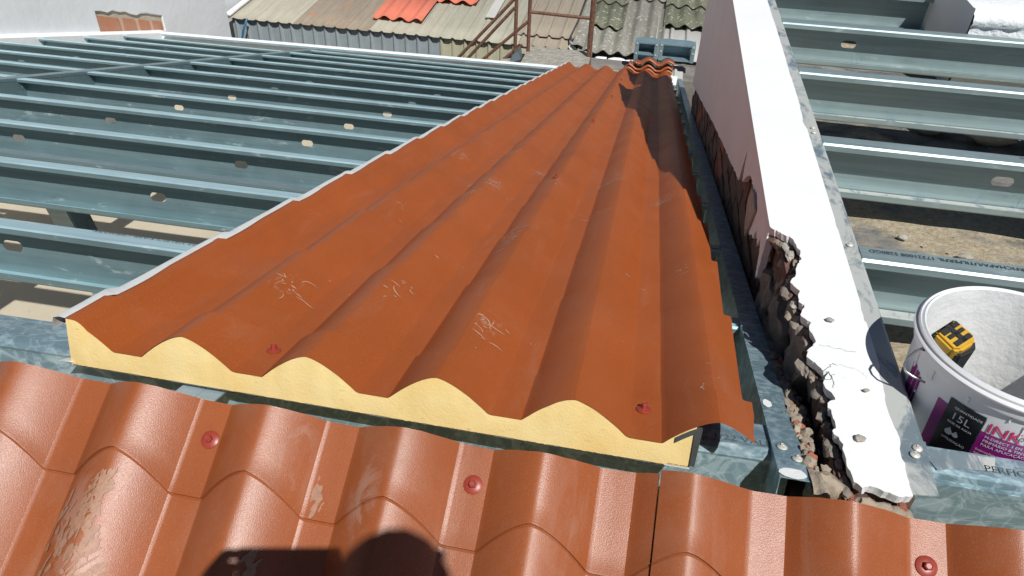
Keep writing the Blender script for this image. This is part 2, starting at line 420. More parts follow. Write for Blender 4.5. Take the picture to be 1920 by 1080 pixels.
# white film strand on the notch edge
def hexscrew(fr, u, v, w, parent, r=.0125, mat=None, hh=.008):
    mat = mat or M_screw
    mb = MB(fr); N = 24
    rr = [(r, 0), (r, .0012), (r * .8, .0026), (r * .52, .0034), (r * .40, .0036)]
    rows = [[(u + a * math.cos(t), v + a * math.sin(t), w + b) for t in [2 * math.pi * k / N for k in range(N)]] for a, b in rr]
    idx = mb.grid(rows, True); mb.f.append(idx[-1])
    s_ = mb.build('screw', mat, parent, origin=fr(u, v, w), smooth=True, ang=35)
    mb = MB(fr); ph = rnd(0, 1)
    rr = [(r * .42, .003), (r * .42, .003 + hh), (r * .34, .0037 + hh), (r * .26, .0030 + hh)]
    rows = [[(u + a * math.cos(t), v + a * math.sin(t), w + b) for t in [ph + 2 * math.pi * k / 6 for k in range(6)]] for a, b in rr]
    idx = mb.grid(rows, True); mb.f.append(idx[-1]); mb.f.append(idx[0][::-1])
    mb.build('screw_head', mat, s_)
    return s_
for u, v in ((-.532, 1.012), (.062, 1.012), (-.247, 2.371), (-.237, 3.754), (-.221, 5.093), (-.22, 6.5)):
    hexscrew(RF, u, v, far_w(u, v) + .0005, pan, .0115)
# scuffs: short curved pale scrapes on the paint
def scuffs(name, fr, wf, clusters, parent, mat):
    mb = MB(fr); rng = random.Random(3)
    for (u, v, n, spread, ln) in clusters:
        for _ in range(n):
            cu_, cv = u + rng.gauss(0, spread * 1.5), v + rng.gauss(0, spread * 2.6)
            a = rng.gauss(-.2, .75); L = ln * rng.choice((.25, .4, .5, .7, 1.1, 1.6)); wd = rng.uniform(.0003, .0009); cur = rng.uniform(-.9, .9)
            pts = []
            for k in range(6):
                t = k / 5 - .5; aa = a + cur * t
                pts.append((cu_ + L * t * math.cos(aa), cv + L * t * math.sin(aa), wd * (1 - (2 * t) ** 2) + .00015, aa))
            rows = [[], []]
            for x, y, h, aa in pts:
                for s_, r_ in ((-1, rows[0]), (1, rows[1])):
                    X, Y = x - s_ * h * math.sin(aa), y + s_ * h * math.cos(aa) * 2.0
                    r_.append((X, Y, wf(X, Y) + .0009))
            mb.grid(rows)
    return stuff(mb.build(name, mat, parent))
CL = [(-.49, 2.72, 26, .012, .03), (-.45, 2.78, 14, .010, .035), (-.33, 2.62, 16, .012, .028), (-.08, 2.50, 26, .014, .035), (.10, 2.36, 12, .012, .035), (-.50, 2.30, 8, .008, .03),
      (-.42, 2.22, 14, .010, .03), (-.47, 2.07, 14, .010, .025), (-.28, 1.79, 20, .010, .025), (-.27, 1.65, 14, .008, .025), (-.61, 1.22, 12, .010, .022), (-.48, 1.33, 8, .010, .02),
      (-.41, 1.28, 10, .012, .022), (-.215, 1.17, 16, .009, .022), (-.17, 3.2, 8, .012, .02), (.135, 1.62, 10, .009, .014), (.14, 1.05, 4, .004, .008), (-.62, 2.6, 9, .012, .025),
      (-.70, 2.9, 6, .02, .03), (-.245, 2.33, 14, .010, .02), (-.10, 2.05, 6, .012, .02), (-.3, 3.5, 6, .02, .03), (-.30, 4.3, 6, .02, .03), (-.05, 2.8, 8, .01, .03), (-.60, 1.85, 5, .01, .02)]
for _ in range(26): CL.append((rnd(-.8, .2), rnd(.95, 3.2), random.choice((1, 1, 2)), .01, rnd(.003, .012)))
scuffs('scuff_marks', RF, far_w, CL, pan, M_scuff)

# --- stacked offcuts at the foot of the slope
for k in range(3):
    ua = (-.27, -.22, -.16)[k]
    mb = sheet_far(ua, .235, 8.06 - .0 * k, 8.5 + .05 * k, WV + .018 + .034 * k, U_FAR + .02)
    o = mb.build('roof_sheet_offcut', M_near, None, smooth=True, ang=16)
    mb.v = list(mb.v)
    tag(o, ('lowest terracotta sheet offcut in the pile at the far end of the long panel', 'middle terracotta sheet offcut in the pile at the far end of the long panel', 'topmost terracotta sheet offcut in the pile at the far end of the long panel')[k], 'roof sheet', 'terracotta offcuts piled past the long panel')
    m = o.modifiers.new('thickness', 'SOLIDIFY'); m.thickness = .022; m.offset = -1

# --- the two near panels on the opposite slope
WN_ = -1.058; U_N = -.787
def near_step(v, h=.0032, v0=.057):
    k = (v - v0) / STEP; return h - (k - math.floor(k)) * h * .0 - (h if k < 0 else 0) * 1 - (h if k < -1 else 0) - (h if k < -2 else 0)
def near_w(u, v): return WN_ + prof(u, U_N) + near_step(v - .95 * prof(u, U_N) * min(1, max(0, (.195 - v) / .06)))
def near_panel(label, ua, ub, lift, v1):
    p = thing('near_roof_panel', label, 'roof panel', FF((ua + ub) / 2, 0, WN_ - .04), 'near roof panels screwed down on the near slope')
    mb = MB(FF); U = us(U_N, ua, ub)
    V = [-1.2]
    for k in range(-4, 1):
        s_ = .057 + k * STEP
        V += [s_ - .03, s_ - .004, s_ - .0006, s_ + .0002, s_ + .0016, s_ + .006, s_ + .03, s_ + .08]
    V = sorted([x for x in V if x < v1 - .004] + [v1 - .003, v1])
    rows = []
    for v in V:
        k = (v - .057) / STEP; fr_ = (k - round(k)) * STEP
        lip = -.0016 if -.0008 < fr_ < 0 else (.0012 if .0001 <= fr_ < .002 else 0)
        rows.append([(u, v + .95 * prof(u, U_N) * min(1, max(0, (v1 - v) / .075)) + (.0035 * nz(u * 7, 5, 0) + .001 * nz(u * 60, 2, 0) if v == v1 else 0), WN_ + prof(u, U_N) + near_step(v) + lip + lift + .0008 * nz(u * 5, v * 4, 7)) for u in U])
    mb.grid(rows)
    # drip at the side lap
    mb.grid([[(ub + .0003, v, near_w(ub, v) + lift) for v in V], [(ub + .0006, v, near_w(ub, v) + lift - .006) for v in V]])
    mb.build('metal_sheet', M_near, p, smooth=True, ang=18)
    mb = MB(FF); mb.box((ua + .003, -1.19, WN_ - .042), (ub - .003, v1 - .012, WN_ - .012)); mb.build('foam_body', M_foam, p)
    return p
npL = near_panel('sunlit near terracotta panel left of the lap seam, two red screws, crossed by the photographer shadow', -.93, .088, 0, .195)
npR = near_panel('near terracotta panel right of the lap seam, one red screw, passing under the broken wall end', .0895, 1.07, .0042, .199)
for u, v in ((-.556, .139), (-.161, .142)): hexscrew(FF, u, v, near_w(u, v) + .0005, npL, .0135, hh=.006)
hexscrew(FF, .433, .141, near_w(.433, .141) + .0047, npR, .0135, hh=.006)
# paint smears on the near panel
def smear(pts, seed, n, parent):
    mb = MB(FF); rng = random.Random(seed)
    for _ in range(n):
        t = rng.random(); i = min(len(pts) - 2, int(t * (len(pts) - 1))); f = t * (len(pts) - 1) - i
        u = pts[i][0] + (pts[i + 1][0] - pts[i][0]) * f + rng.gauss(0, pts[i][2]); v = pts[i][1] + (pts[i + 1][1] - pts[i][1]) * f + rng.gauss(0, .012)
        a = rng.gauss(1.25, .25); L = rng.uniform(.006, .03); W = rng.uniform(.001, .005); k_ = 9; ring = []
        for j in range(k_):
            th = 2 * math.pi * j / k_; rr = 1 + rng.uniform(-.35, .35)
            x = L / 2 * math.cos(th) * rr; y = W * math.sin(th) * rr
            X, Y = u + x * math.cos(a) - y * math.sin(a), v + x * math.sin(a) + y * math.cos(a)
            ring.append((X, Y, near_w(X, Y) + .0011))
        hh_ = rng.uniform(0, .0008); ring = [(a_, b_, c_ + hh_) for a_, b_, c_ in ring]; c = (u, v, near_w(u, v) + .0011 + hh_)
        for j in range(k_): mb.poly([c, ring[j], ring[(j + 1) % k_]])
    return stuff(mb.build('dried_smear', M_smear, parent))
M_smear = simple('dried_pale_smear', (.36, .19, .12), .55, 0, .15, 120)
smear([(-.655, .065, .006), (-.685, .0, .010), (-.715, -.07, .008)], 5, 75, npL)
smear([(-.665, .01, .012), (-.66, -.04, .016), (-.65, -.09, .014)], 6, 60, npL)
smear([(-.43, -.01, .006), (-.42, -.06, .010)], 8, 14, npL)
smear([(-.375, .10, .003), (-.365, .06, .004)], 9, 10, npL)
smear([(-.72, .03, .002), (-.74, -.04, .003)], 10, 10, npL)

# ================================================================ STEEL PURLINS, far slope
PX = {}
def slot_web(mb, x0, x1, slots, b0, b1, P, hx=.0275, hz=.0140, zc=None):
    """web panel in (x, b) between b0 (bottom) and b1 (top) with oblong holes; P(x,b)->frame coords"""
    zc = (b0 + b1) / 2 if zc is None else zc
    xs = sorted(s for s in slots if x0 + .08 < s < x1 - .08); cur = x0
    ring = []
    N = 20
    for s in xs:
        a, c = s - .06, s + .06
        mb.poly([P(cur, b0), P(a, b0), P(a, b1), P(cur, b1)])
        hole, box = [], []
        for k in range(N):
            th = 2 * math.pi * (k + .5) / N; cx, cz = math.cos(th), math.sin(th)
            hx2 = hx - hz; hole.append((s + (hx2 if cx > 0 else -hx2) + hz * cx, zc + hz * cz))
            sc_ = min(.06 / abs(cx) if abs(cx) > 1e-6 else 9, (b1 - zc) / abs(cz) if abs(cz) > 1e-6 else 9)
            bx, bz = s + cx * sc_, zc + cz * sc_
            box.append((bx, bz))
        # square the box corners
        for cnr in ((a, b0), (a, b1), (c, b0), (c, b1)):
            k = min(range(N), key=lambda j: (box[j][0] - cnr[0]) ** 2 + (box[j][1] - cnr[1]) ** 2); box[k] = cnr
        for k in range(N):
            j = (k + 1) % N; mb.poly([P(*hole[k]), P(*hole[j]), P(*box[j]), P(*box[k])])
        cur = c
    mb.poly([P(cur, b0), P(x1, b0), P(x1, b1), P(cur, b1)])
def c_purlin(fr, x0, x1, yf, top, slots, depth=.139, fl=.055, lip=.017, flip=False, skew=0.0):
    mb = MB(fr); d = -1 if flip else 1
    yb = yf + fl * d
    yy = lambda x, y: y + skew * (x - x1)
    mb2 = lambda pts: mb.poly([(p[0], yy(p[0], p[1]), p[2]) for p in pts])
    slot_web(mb, x0, x1, slots, top - depth, top, lambda x, b: (x, yy(x, yb), b))
    r = .004
    prof_ = [(yb, top), (yf + r * d, top), (yf, top - r), (yf, top - lip)]
    pb = [(yb, top - depth), (yf + r * d, top - depth), (yf, top - depth + r), (yf, top - depth + lip)]
    for L in (prof_, pb):
        mb.grid([[(x0, yy(x0, a), b) for a, b in L], [(x1, yy(x1, a), b) for a, b in L]])
    return mb
ORD = ['first', 'second', 'third', 'fourth', 'fifth', 'sixth', 'seventh', 'eighth', 'ninth', 'tenth', 'eleventh', 'twelfth', 'thirteenth', 'fourteenth']
TOPW = -.5935
VF = [1.504, 2.062, 2.612, 3.160, 3.705, 4.250, 4.795, 5.340, 5.885, 6.430, 6.975, 7.44]
M_flange_lit = None
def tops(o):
    global M_flange_lit
    if M_flange_lit is None: M_flange_lit = galv('sky_lit_flange', (.44, .64, .70), .40, .5, metal=.45)  # flat flange faces painted paler, standing in for reflected sky brightness
    o.data.materials.append(M_flange_lit)
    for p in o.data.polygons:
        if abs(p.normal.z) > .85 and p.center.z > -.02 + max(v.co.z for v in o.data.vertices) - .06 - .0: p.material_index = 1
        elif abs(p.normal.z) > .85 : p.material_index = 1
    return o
def solid(o, t=.002): 
    m = o.modifiers.new('thickness', 'SOLIDIFY'); m.thickness = t; m.offset = 0; return o
XR0, XR1 = -3.375, .262
for k, vf in enumerate(VF):
    o = c_purlin(RF, XR0, XR1, vf, TOPW, [-1.50 + .02 * (k % 2), -2.46, -.55], skew=.012).build('steel_purlin', M_galv, None, smooth=False)
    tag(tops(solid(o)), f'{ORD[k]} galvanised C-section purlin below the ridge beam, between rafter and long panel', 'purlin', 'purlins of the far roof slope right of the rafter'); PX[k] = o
    if k == 11: continue
    o = c_purlin(RF, -5.14, -3.445, vf, TOPW, [-4.4], skew=.012).build('steel_purlin', M_galv, None)
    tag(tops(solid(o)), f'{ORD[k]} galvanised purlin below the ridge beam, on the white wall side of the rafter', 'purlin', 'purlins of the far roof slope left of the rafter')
# bright drip of second lapped purlin flange (doubled section on the third)
mb = MB(RF); mb.box((-2.6, 2.12, TOPW + .002), (-.9, 2.175, TOPW + .004)); 
o = mb.build('purlin_splice', M_galv, PX[1])
# ridge beam with closed face towards the near slope
rb = thing('ridge_beam', 'galvanised ridge beam under the foam end, printed and spattered, running left to right', 'beam', RF(-2, .96, -.76))
mb = MB(RF)
rp = [(1.042, -.5935 - .012), (1.042, -.5935), (.972, -.5935), (.962, -.5975), (.960, -.606), (.964, -.612), (.964, -.772), (1.03, -.772)]
mb.grid([[(x, a + .055 + .030 * (x - .2), b) for a, b in rp] for x in (-5.2, -2, .290)]); o = mb.build('beam_profile', M_galvB, rb); solid(o, .0025)
def on_ridge(x0, v0): return lambda x, y: tuple(RF(x0 + x, v0 + y, -.5935 + .0022))
lettering('1/22 VALECI KAMI', .021, on_ridge(.172, 1.034), M_ink2, rb, 1.0)
def on_purlin_rev(x0, v0, w): return lambda x, y: tuple(RF(x0 - x, v0 - y, w))
lettering('PERFICHAPA 11/22 VALECI KAMI CERMARK', .020, on_purlin_rev(-.83, 1.548 - .004, TOPW + .0022), M_ink2, PX[0], 1.15)
# small plate glinting in the gap below the foam
mb = MB(RF); mb.box((-.655, .885, -.606), (-.618, .99, -.603)); mb.box((-.6175, .885, -.6065), (-.585, .99, -.6035)); 
o = mb.build('fixing_plate', M_plate, rb)
# rafter, second rafter, end channel
mb = MB(RF)
pr = [(-3.375, TOPW - .014), (-3.375, TOPW + .003), (-3.445, TOPW + .003), (-3.445, TOPW - .145), (-3.375, TOPW - .145)]
mb.grid([[(a, v, b) for a, b in pr] for v in (1.04, 7.62)]); o = solid(mb.build('steel_rafter', M_galv, None)); tag(o, 'galvanised rafter running down the far slope, crossing between the two sets of purlins', 'rafter')
mb = MB(RF); mb.box((-3.376, 1.045, TOPW - .14), (-3.372, 7.6, TOPW - .016)); o2 = mb.build('rafter_web', M_galv, o)
ch = thing('gutter_channel', 'galvanised channel down the right side of the long panel, beside the broken wall', 'channel', RF(.277, .95, -.75))
mb = MB(RF)
cp = [(.300, TOPW + .0075 - .15), (.258, TOPW + .0075 - .15), (.258, TOPW + .0075), (.300, TOPW + .0075), (.300, TOPW - .008)]
mb.grid([[(a + .006 * (v - .945), v, b) for a, b in cp] for v in (.945, 4.6, 8.3)]); o = solid(mb.build('channel_profile', M_galvB, ch))
for u, v in ((.272, 1.025), (.290, .998)): hexscrew(RF, u, v, TOPW + .009, ch, .008, M_screwZ, .002)
for c, rr in (((.277, .955), (.021, .016)), ((.268, 1.16), (.008, .016))):
    mb = MB(RF); N = 14; mb.poly([(c[0] + rr[0] * math.cos(2 * math.pi * k / N) * rnd(.85, 1), c[1] + rr[1] * math.sin(2 * math.pi * k / N) * rnd(.7, 1), TOPW + .0098) for k in range(N)]); mb.build('paint_splash', M_plaster, ch)
# anchor lugs from purlins to the channel (rungs in the dark gap)
for k, vf in enumerate(VF[:9]):
    mb = MB(RF); mb.box((.205, vf + .012, TOPW + .0015), (.262, vf + .045, TOPW + .0035)); mb.build('end_cleat', M_galvR, PX[k])
# far edge: eaves beam and white upstand (slightly out of square)
def eave(x): return 7.58 + (x + 5.157) * .147
eb = thing('eaves_upstand', 'white painted upstand along the far foot of the steel roof', 'upstand', WF(-3, 7.5, -2.8))
mb = MB(RF)
pe = [(0.0, TOPW - .17), (0.0, TOPW + .022), (.09, TOPW + .022), (.09, TOPW - .3)]
mb.grid([[(x, eave(x) + a, b) for a, b in pe] for x in (-5.2, -.80, .30)]); mb.build('painted_coping', M_plaster_far, eb)
mb = MB(RF); mb.grid([[(x, eave(x) - a, b) for a, b in ((.012, TOPW + .004), (.07, TOPW + .004), (.07, TOPW - .012))] for x in (-5.1, .25)]); solid(mb.build('steel_edge_flange', M_galvN, eb))
mb = MB(); mb.box((-5.2, 7.85, -4.6), (.3, 8.0, -2.95)); mb.build('wall_below', M_dark, eb)
# the sloping column seen through the purlins
mb = MB(); mb.bar((-1.935, 1.93, -1.24), (-1.60, 1.93, -3.2), .085, .085)
tag(mb.build('steel_post', M_galvR, None, bevel=.004), 'galvanised post standing on the pale floor under the first purlins', 'post')

# ================================================================ WHITE WALLS, far left
lw = thing('parapet_wall', 'white rendered parapet at far left with a patch of bare red bricks', 'wall', WF(-5.3, 6, -4.6))
mb = MB()
def lwz(y): return -.606 - .2717 * y + .035
# rectangle with a hole for the brick patch, face at X=-5.2
YB0, YB1 = 6.34, 7.33
def zt(y): return -2.10 - (y - 6.34) * .335
def zb(y): return -2.315 - (y - 6.34) * .262
ys = [1] + [YB0 + (YB1 - YB0) * k / 12 for k in range(13)] + [8.6]
prev = None
jt = {y: rnd(-.02, .03) for y in ys}; jb = {y: rnd(-.012, .008) for y in ys}
for a, b in zip(ys, ys[1:]):
    if a < YB0 or a >= YB1: mb.poly([(-5.2, a, -4.6), (-5.2, b, -4.6), (-5.2, b, .6), (-5.2, a, .6)])
    else:
        mb.poly([(-5.2, a, -4.6), (-5.2, b, -4.6), (-5.2, b, zb(b) + jb[b]), (-5.2, a, zb(a) + jb[a])])
        mb.poly([(-5.2, a, zt(a) + jt[a]), (-5.2, b, zt(b) + jt[b]), (-5.2, b, .6), (-5.2, a, .6)])
        mb.poly([(-5.2, a, zb(a) + jb[a]), (-5.2, b, zb(b) + jb[b]), (-5.235, b, zb(b)), (-5.235, a, zb(a))])
        mb.poly([(-5.2, a, zt(a) + jt[a]), (-5.2, b, zt(b) + jt[b]), (-5.235, b, zt(b)), (-5.235, a, zt(a))])
for y, z0, z1 in ((YB0, zb(YB0) , zt(YB0)), (YB1, zb(YB1), zt(YB1))): mb.poly([(-5.2, y, z0 - .02), (-5.2, y, z1 + .04), (-5.235, y, z1 + .04), (-5.235, y, z0 - .02)])
mb.build('render_coat', M_plaster_far, lw)
mb = MB(); mb.box((-5.5, 1, -4.6), (-5.216, 8.59, .59)); mb.build('masonry', M_mortar_lt, lw)
mb = MB(); mb.box((-6.2, 8.62, -4.6), (-5.86, 15, 1.5)); tag(mb.build('rendered_wall', M_plaster_far, None), 'plain white wall behind the left end of the shed', 'wall')
y = YB0 - .02
for k, L in enumerate((.36, .235, .215, .2)):
    za = zb(y + L / 2) - .01; zc = zt(y + L / 2) - .045
    ya_, yb_ = y + .018, y + L - .022; mb = MB(); mb.prism([(-5.207, ya_, zb(ya_) - .01), (-5.207, yb_, zb(yb_) - .01), (-5.207, yb_, zt(yb_) - .05 + rnd(-.01, .01)), (-5.207, ya_, zt(ya_) - .05)], (-.035, 0, 0))
    mb.build('brick', M_brick_far, lw, bevel=.006); y += L
# white flashing between parapet and steel frame
mb = MB(RF); mb.grid([[(-5.2, v, TOPW + .035), (-5.17, v, TOPW + .03), (-5.135, v, TOPW + .012), (-5.135, v, TOPW - .12)] for v in (1.0, 4.5, 7.65)]); mb.build('painted_skirting', M_plaster_far, lw)

# ================================================================ BROKEN PLASTERED WALL
bw = thing('plastered_wall', 'thick white plastered wall with a broken left edge showing brick and mortar, beside the long panel', 'wall', WF(.37, 2.8, -4.6))
def subdiv(P, n, amp, seed):
    rng = random.Random(seed); out = []
    for a, b in zip(P, P[1:]):
        for k in range(n):
            t = k / n; j = .5 if k == 0 else 1
            x_, y_ = a[0] + (b[0] - a[0]) * t, a[1] + (b[1] - a[1]) * t
            out.append((x_ + amp * (2.2 * fz((x_, y_, seed), 70, 5) + j * rng.gauss(0, .35)), y_ + amp * (2.2 * fz((x_, y_, seed + 9), 70, 5) + j * rng.gauss(0, .35))))
    out.append(P[-1]); return out
jag = [(.295, 1.441), (.308, 1.43), (.322, 1.415), (.340, 1.40), (.348, 1.359), (.347, 1.33), (.335, 1.31), (.330, 1.27), (.315, 1.236), (.330, 1.215), (.326, 1.187), (.336, 1.17), (.323, 1.137), (.340, 1.12), (.333, 1.09),
       (.344, 1.065), (.331, 1.05), (.320, 1.024), (.334, 1.0), (.352, .985), (.338, .963), (.350, .93), (.339, .905), (.345, .873), (.338, .85), (.347, .831), (.349, .79), (.352, .762), (.362, .752)]
end = [(.362, .752), (.374, .757), (.386, .754), (.40, .748), (.419, .748), (.428, .752)]
rightp = [(.428, .752), (.4285, .80), (.432, .86), (.428, .93), (.434, 1.0), (.441, 1.08), (.436, 1.16), (.441, 1.3), (.437, 1.45), (.442, 1.62), (.438, 1.75), (.443, 1.9), (.434, 2.05), (.441, 2.3), (.435, 2.5), (.443, 2.8), (.436, 3.1), (.440, 5.0)]
leftp = [(.295, 5.0), (.295, 4), (.295, 3), (.295, 2.2), (.295, 1.8), (.295, 1.6), (.295, 1.5), (.295, 1.441)]
outl = leftp[:-1] + subdiv(jag, 4, .0026, 1)[:-1] + subdiv(end, 3, .0015, 2)[:-1] + subdiv(rightp, 6, .0016, 3)
mb = MB()
mb.f.append([mb.pt(x, y, -.800 + .0) for x, y in outl])
n = len(outl)
base = [mb.pt(x + (.004 if x < .37 and y < 1.44 else 0), y + (.003 if y < .77 else 0), -.816) for x, y in outl]
for k in range(n): mb.f.append([k, (k + 1) % n, base[(k + 1) % n], base[k]])
mb.build('plaster_top', M_plaster, bw)
# side coat: stops at a ragged line parallel with the steel roof
def zlow(y): return -.4145 - .2717 * y
low = [(5.0, zlow(5.0)), (4.0, zlow(4.0)), (3.0, zlow(3.0)), (2.5, zlow(2.5) - .01), (2.2, zlow(2.2) - .015), (2.02, zlow(2.02) - .02), (1.985, zlow(2.0) + .09), (1.95, zlow(1.95) - .01), (1.90, -.91), (1.84, -.875), (1.76, -.868), (1.70, -.90), (1.66, -.95),
       (1.60, -.92), (1.57, -.885), (1.53, -.90), (1.50, -.865), (1.475, -.90), (1.455, -.94), (1.44, -.92), (1.441, -.8165)]
lo = subdiv(low, 9, .0035, 4)
mb = MB(); outs = [(5.0, -.8165)] + lo
mb.f.append([mb.pt(.295, y, z) for y, z in outs]); n = len(outs)
b_ = [mb.pt(.309, y, z + .002) for y, z in outs]
for k in range(n): mb.f.append([k, (k + 1) % n, b_[(k + 1) % n], b_[k]])
mb.build('plaster_side', M_plaster, bw)
mb = MB(); mb.box((.3245, 1.425, -4.6), (.44, 5.0, -.817)); mb.box((.36, .765, -4.6), (.44, 1.42, -.819))
mb.build('mortar_core', M_brick_dark, bw)
mb = MB(); mb.box((.472, 4.5, -4.6), (.62, 6.4, -.8)); mb.build('added_shade_wall', M_plaster, bw)  # unseen wall length, added to cast shade on the far panel end
# loose plaster flake hanging on the side
mb = MB(); fp = [(1.63, -.865), (1.69, -.850), (1.74, -.865), (1.755, -.90), (1.72, -.945), (1.675, -.965), (1.65, -.92)]
mb.prism([(.2885, y, z) for y, z in subdiv(fp + [fp[0]], 3, .002, 9)[:-1]], (.005, 0, 0)); mb.build('plaster_flake', M_stone, bw)
# exposed bricks of the flank, one by one
def rough_block(mb, c, h, seed, amp=.006, seg=3):
    rng = Vector((seed * 3.1, seed * 1.7, seed * .9))
    def P(x, y, z):
        p = Vector((x, y, z)); d = amp * noise.noise(p * 28 + rng); e = amp * noise.noise(p * 28 + rng + Vector((9, 2, 5)))
        l = max(abs((x - c[0]) / h[0]), .01) + max(abs((y - c[1]) / h[1]), .01) + max(abs((z - c[2]) / h[2]), .01)
        k = 1 - .06 * max(0, l - 1.8)
        return (c[0] + (x - c[0]) * k + d, c[1] + (y - c[1]) * k + e, c[2] + (z - c[2]) * k + d * .8)
    for ax in range(3):
        for sg in (-1, 1):
            rows = []
            for i in range(seg + 1):
                r_ = []
                for j in range(seg + 1):
                    o = [0, 0, 0]; o[ax] = sg; o[(ax + 1) % 3] = -1 + 2 * i / seg; o[(ax + 2) % 3] = -1 + 2 * j / seg
                    r_.append(P(c[0] + o[0] * h[0], c[1] + o[1] * h[1], c[2] + o[2] * h[2]))
                rows.append(r_)
            mb.grid(rows)
cnt = 0
for k in range(22):
    zc = -.855 - k * .072
    y = 1.30 + (k % 2) * .11
    while y < 5.0:
        yc = y + .105; zl = zlow(yc); zchan = -.606 - .2717 * yc
        if zl + .05 > zc > zchan - .12 and not (yc < 1.52 and zc > -.83):
            mb = MB(); rough_block(mb, (.345 + rnd(-.002, .003), yc, zc), (.027, .105 + rnd(-.004, 0), .0330), cnt, .003, 3)
            mb.build('brick', M_brick_dark if cnt % 5 or yc < 1.7 else M_brick, bw, smooth=True, ang=50); cnt += 1
        y += .222
# ragged masonry inside the break (near part)
mb = MB(); rows = []
NY, NX = 74, 18
for j in range(NY + 1):
    y = .735 + (1.62 - .735) * j / NY; r_ = []
    zc = -.606 - .2717 * y + .007
    for i in range(NX + 1):
        t = i / NX; x = .2995 + (.372 - .2995) * t
        deep = -.05 - .02 * math.sin(y * 9)
        left = zc - .010; 
        q_ = min(1, max(0, (t - .26 - .10 * nz(y * 30, 1, 1)) / .22)); prof_ = left * (1 - q_) + (zc + deep) * q_
        if y > 1.30: prof_ = zc - .03 - .05 * t
        z = prof_ + .016 * fz((x, y, 0), 34, 5) + .006 * fz((x, y, 4), 110, 3)
        r_.append((x + .003 * nz(x * 60, y * 60, 1), y + .003 * nz(x * 60, y * 60, 8), z))
    rows.append(r_)
mb.grid(rows); mb.build('broken_masonry', M_mortar, bw, smooth=True)
for k in range(9):       # bricks under the broken plaster edge, set back
    y = .80 + k * .075
    mb = MB(); xx = .372 + rnd(-.004, .003)
    rough_block(mb, (xx, y, -.852), (.030, .034, .029), 100 + k, .008, 3); mb.build('brick', M_mortar_dk if k % 4 == 3 else M_brick_dark, bw, smooth=True, ang=50)
for k, (x, y, z, hx_, hy_, hz_) in enumerate(((.372, 1.415, -.872, .05, .035, .05), (.352, 1.36, -.885, .03, .05, .06), (.362, 1.22, -.868, .03, .06, .045), (.348, 1.10, -.872, .022, .06, .05), (.338, 1.27, -.93, .022, .08, .05), (.330, 1.40, -.96, .02, .07, .06))):
    mb = MB(); rough_block(mb, (x, y, z), (hx_, hy_, hz_), 140 + k, .016, 9); mb.build('mortar_lump', M_mortar_dk, bw, smooth=True, ang=60)
def lump(name, c, r, seed, mat, parent, flat=.8, amp=.35, sub=2):
    bm = bmesh.new(); bmesh.ops.create_icosphere(bm, subdivisions=sub, radius=1)
    mb = MB(); o = Vector((seed * 2.3, seed, 1))
    for v in bm.verts:
        p = v.co * (1 + amp * noise.noise(v.co * 1.3 + o) + amp * .5 * noise.noise(v.co * 3.5 + o) + amp * .25 * noise.noise(v.co * 8 + o))
        mb.pt(c[0] + p.x * r[0], c[1] + p.y * r[1], c[2] + p.z * r[2] * flat)
    mb.f = [[v.index for v in f.verts] for f in bm.faces]; bm.free()
    return mb.build(name, mat, parent, smooth=True, ang=42)
rg = random.Random(21)
def chz(y): return -.606 - .2717 * y + .007
for k in range(110):
    y = .775 + .40 * (k / 110) + rg.gauss(0, .006); x = .303 + rg.random() ** 1.2 * .027; r = rg.choice((.0025, .003, .0035, .004, .005, .007, .010))
    lump('mortar_lump', (x, y, chz(y) - .008 - (x - .304) * .25 + rg.uniform(-.003, .003)), (r, r * rg.uniform(.8, 1.6), r), k, M_mortar if k % 4 else M_brick, bw, amp=.5)
lump('mortar_lump', (.325, .772, -.842), (.024, .020, .034), 50, M_mortar, bw, 1., .35, 3)
lump('mortar_lump', (.345, .766, -.868), (.018, .014, .022), 51, M_stone, bw, 1., .35, 3)
for k, (x, y) in enumerate(subdiv(jag, 2, .001, 5)[2:-2]):
    r = rg.uniform(.005, .012); lump('mortar_lump', (x + .001 - rg.random() * .004, y, -.8185 - r * .75), (r, r * rg.uniform(1.1, 2.2), r), 400 + k, M_mortar_dk if k % 5 else M_brick_dark, bw, amp=.6)
for k, (x, y, z, r) in enumerate(((.322, 1.19, -.812, .010), (.312, 1.165, -.822, .009), (.330, 1.36, -.810, .013), (.342, 1.33, -.812, .013), (.325, 1.385, -.808, .011), (.318, 1.40, -.812, .008), (.346, 1.30, -.812, .011))):
    lump('mortar_lump', (x, y, z - .004), (r * .7, r * 1.3, r * .5), 60 + k, M_mortar if k % 2 else M_stone, bw, amp=.6)
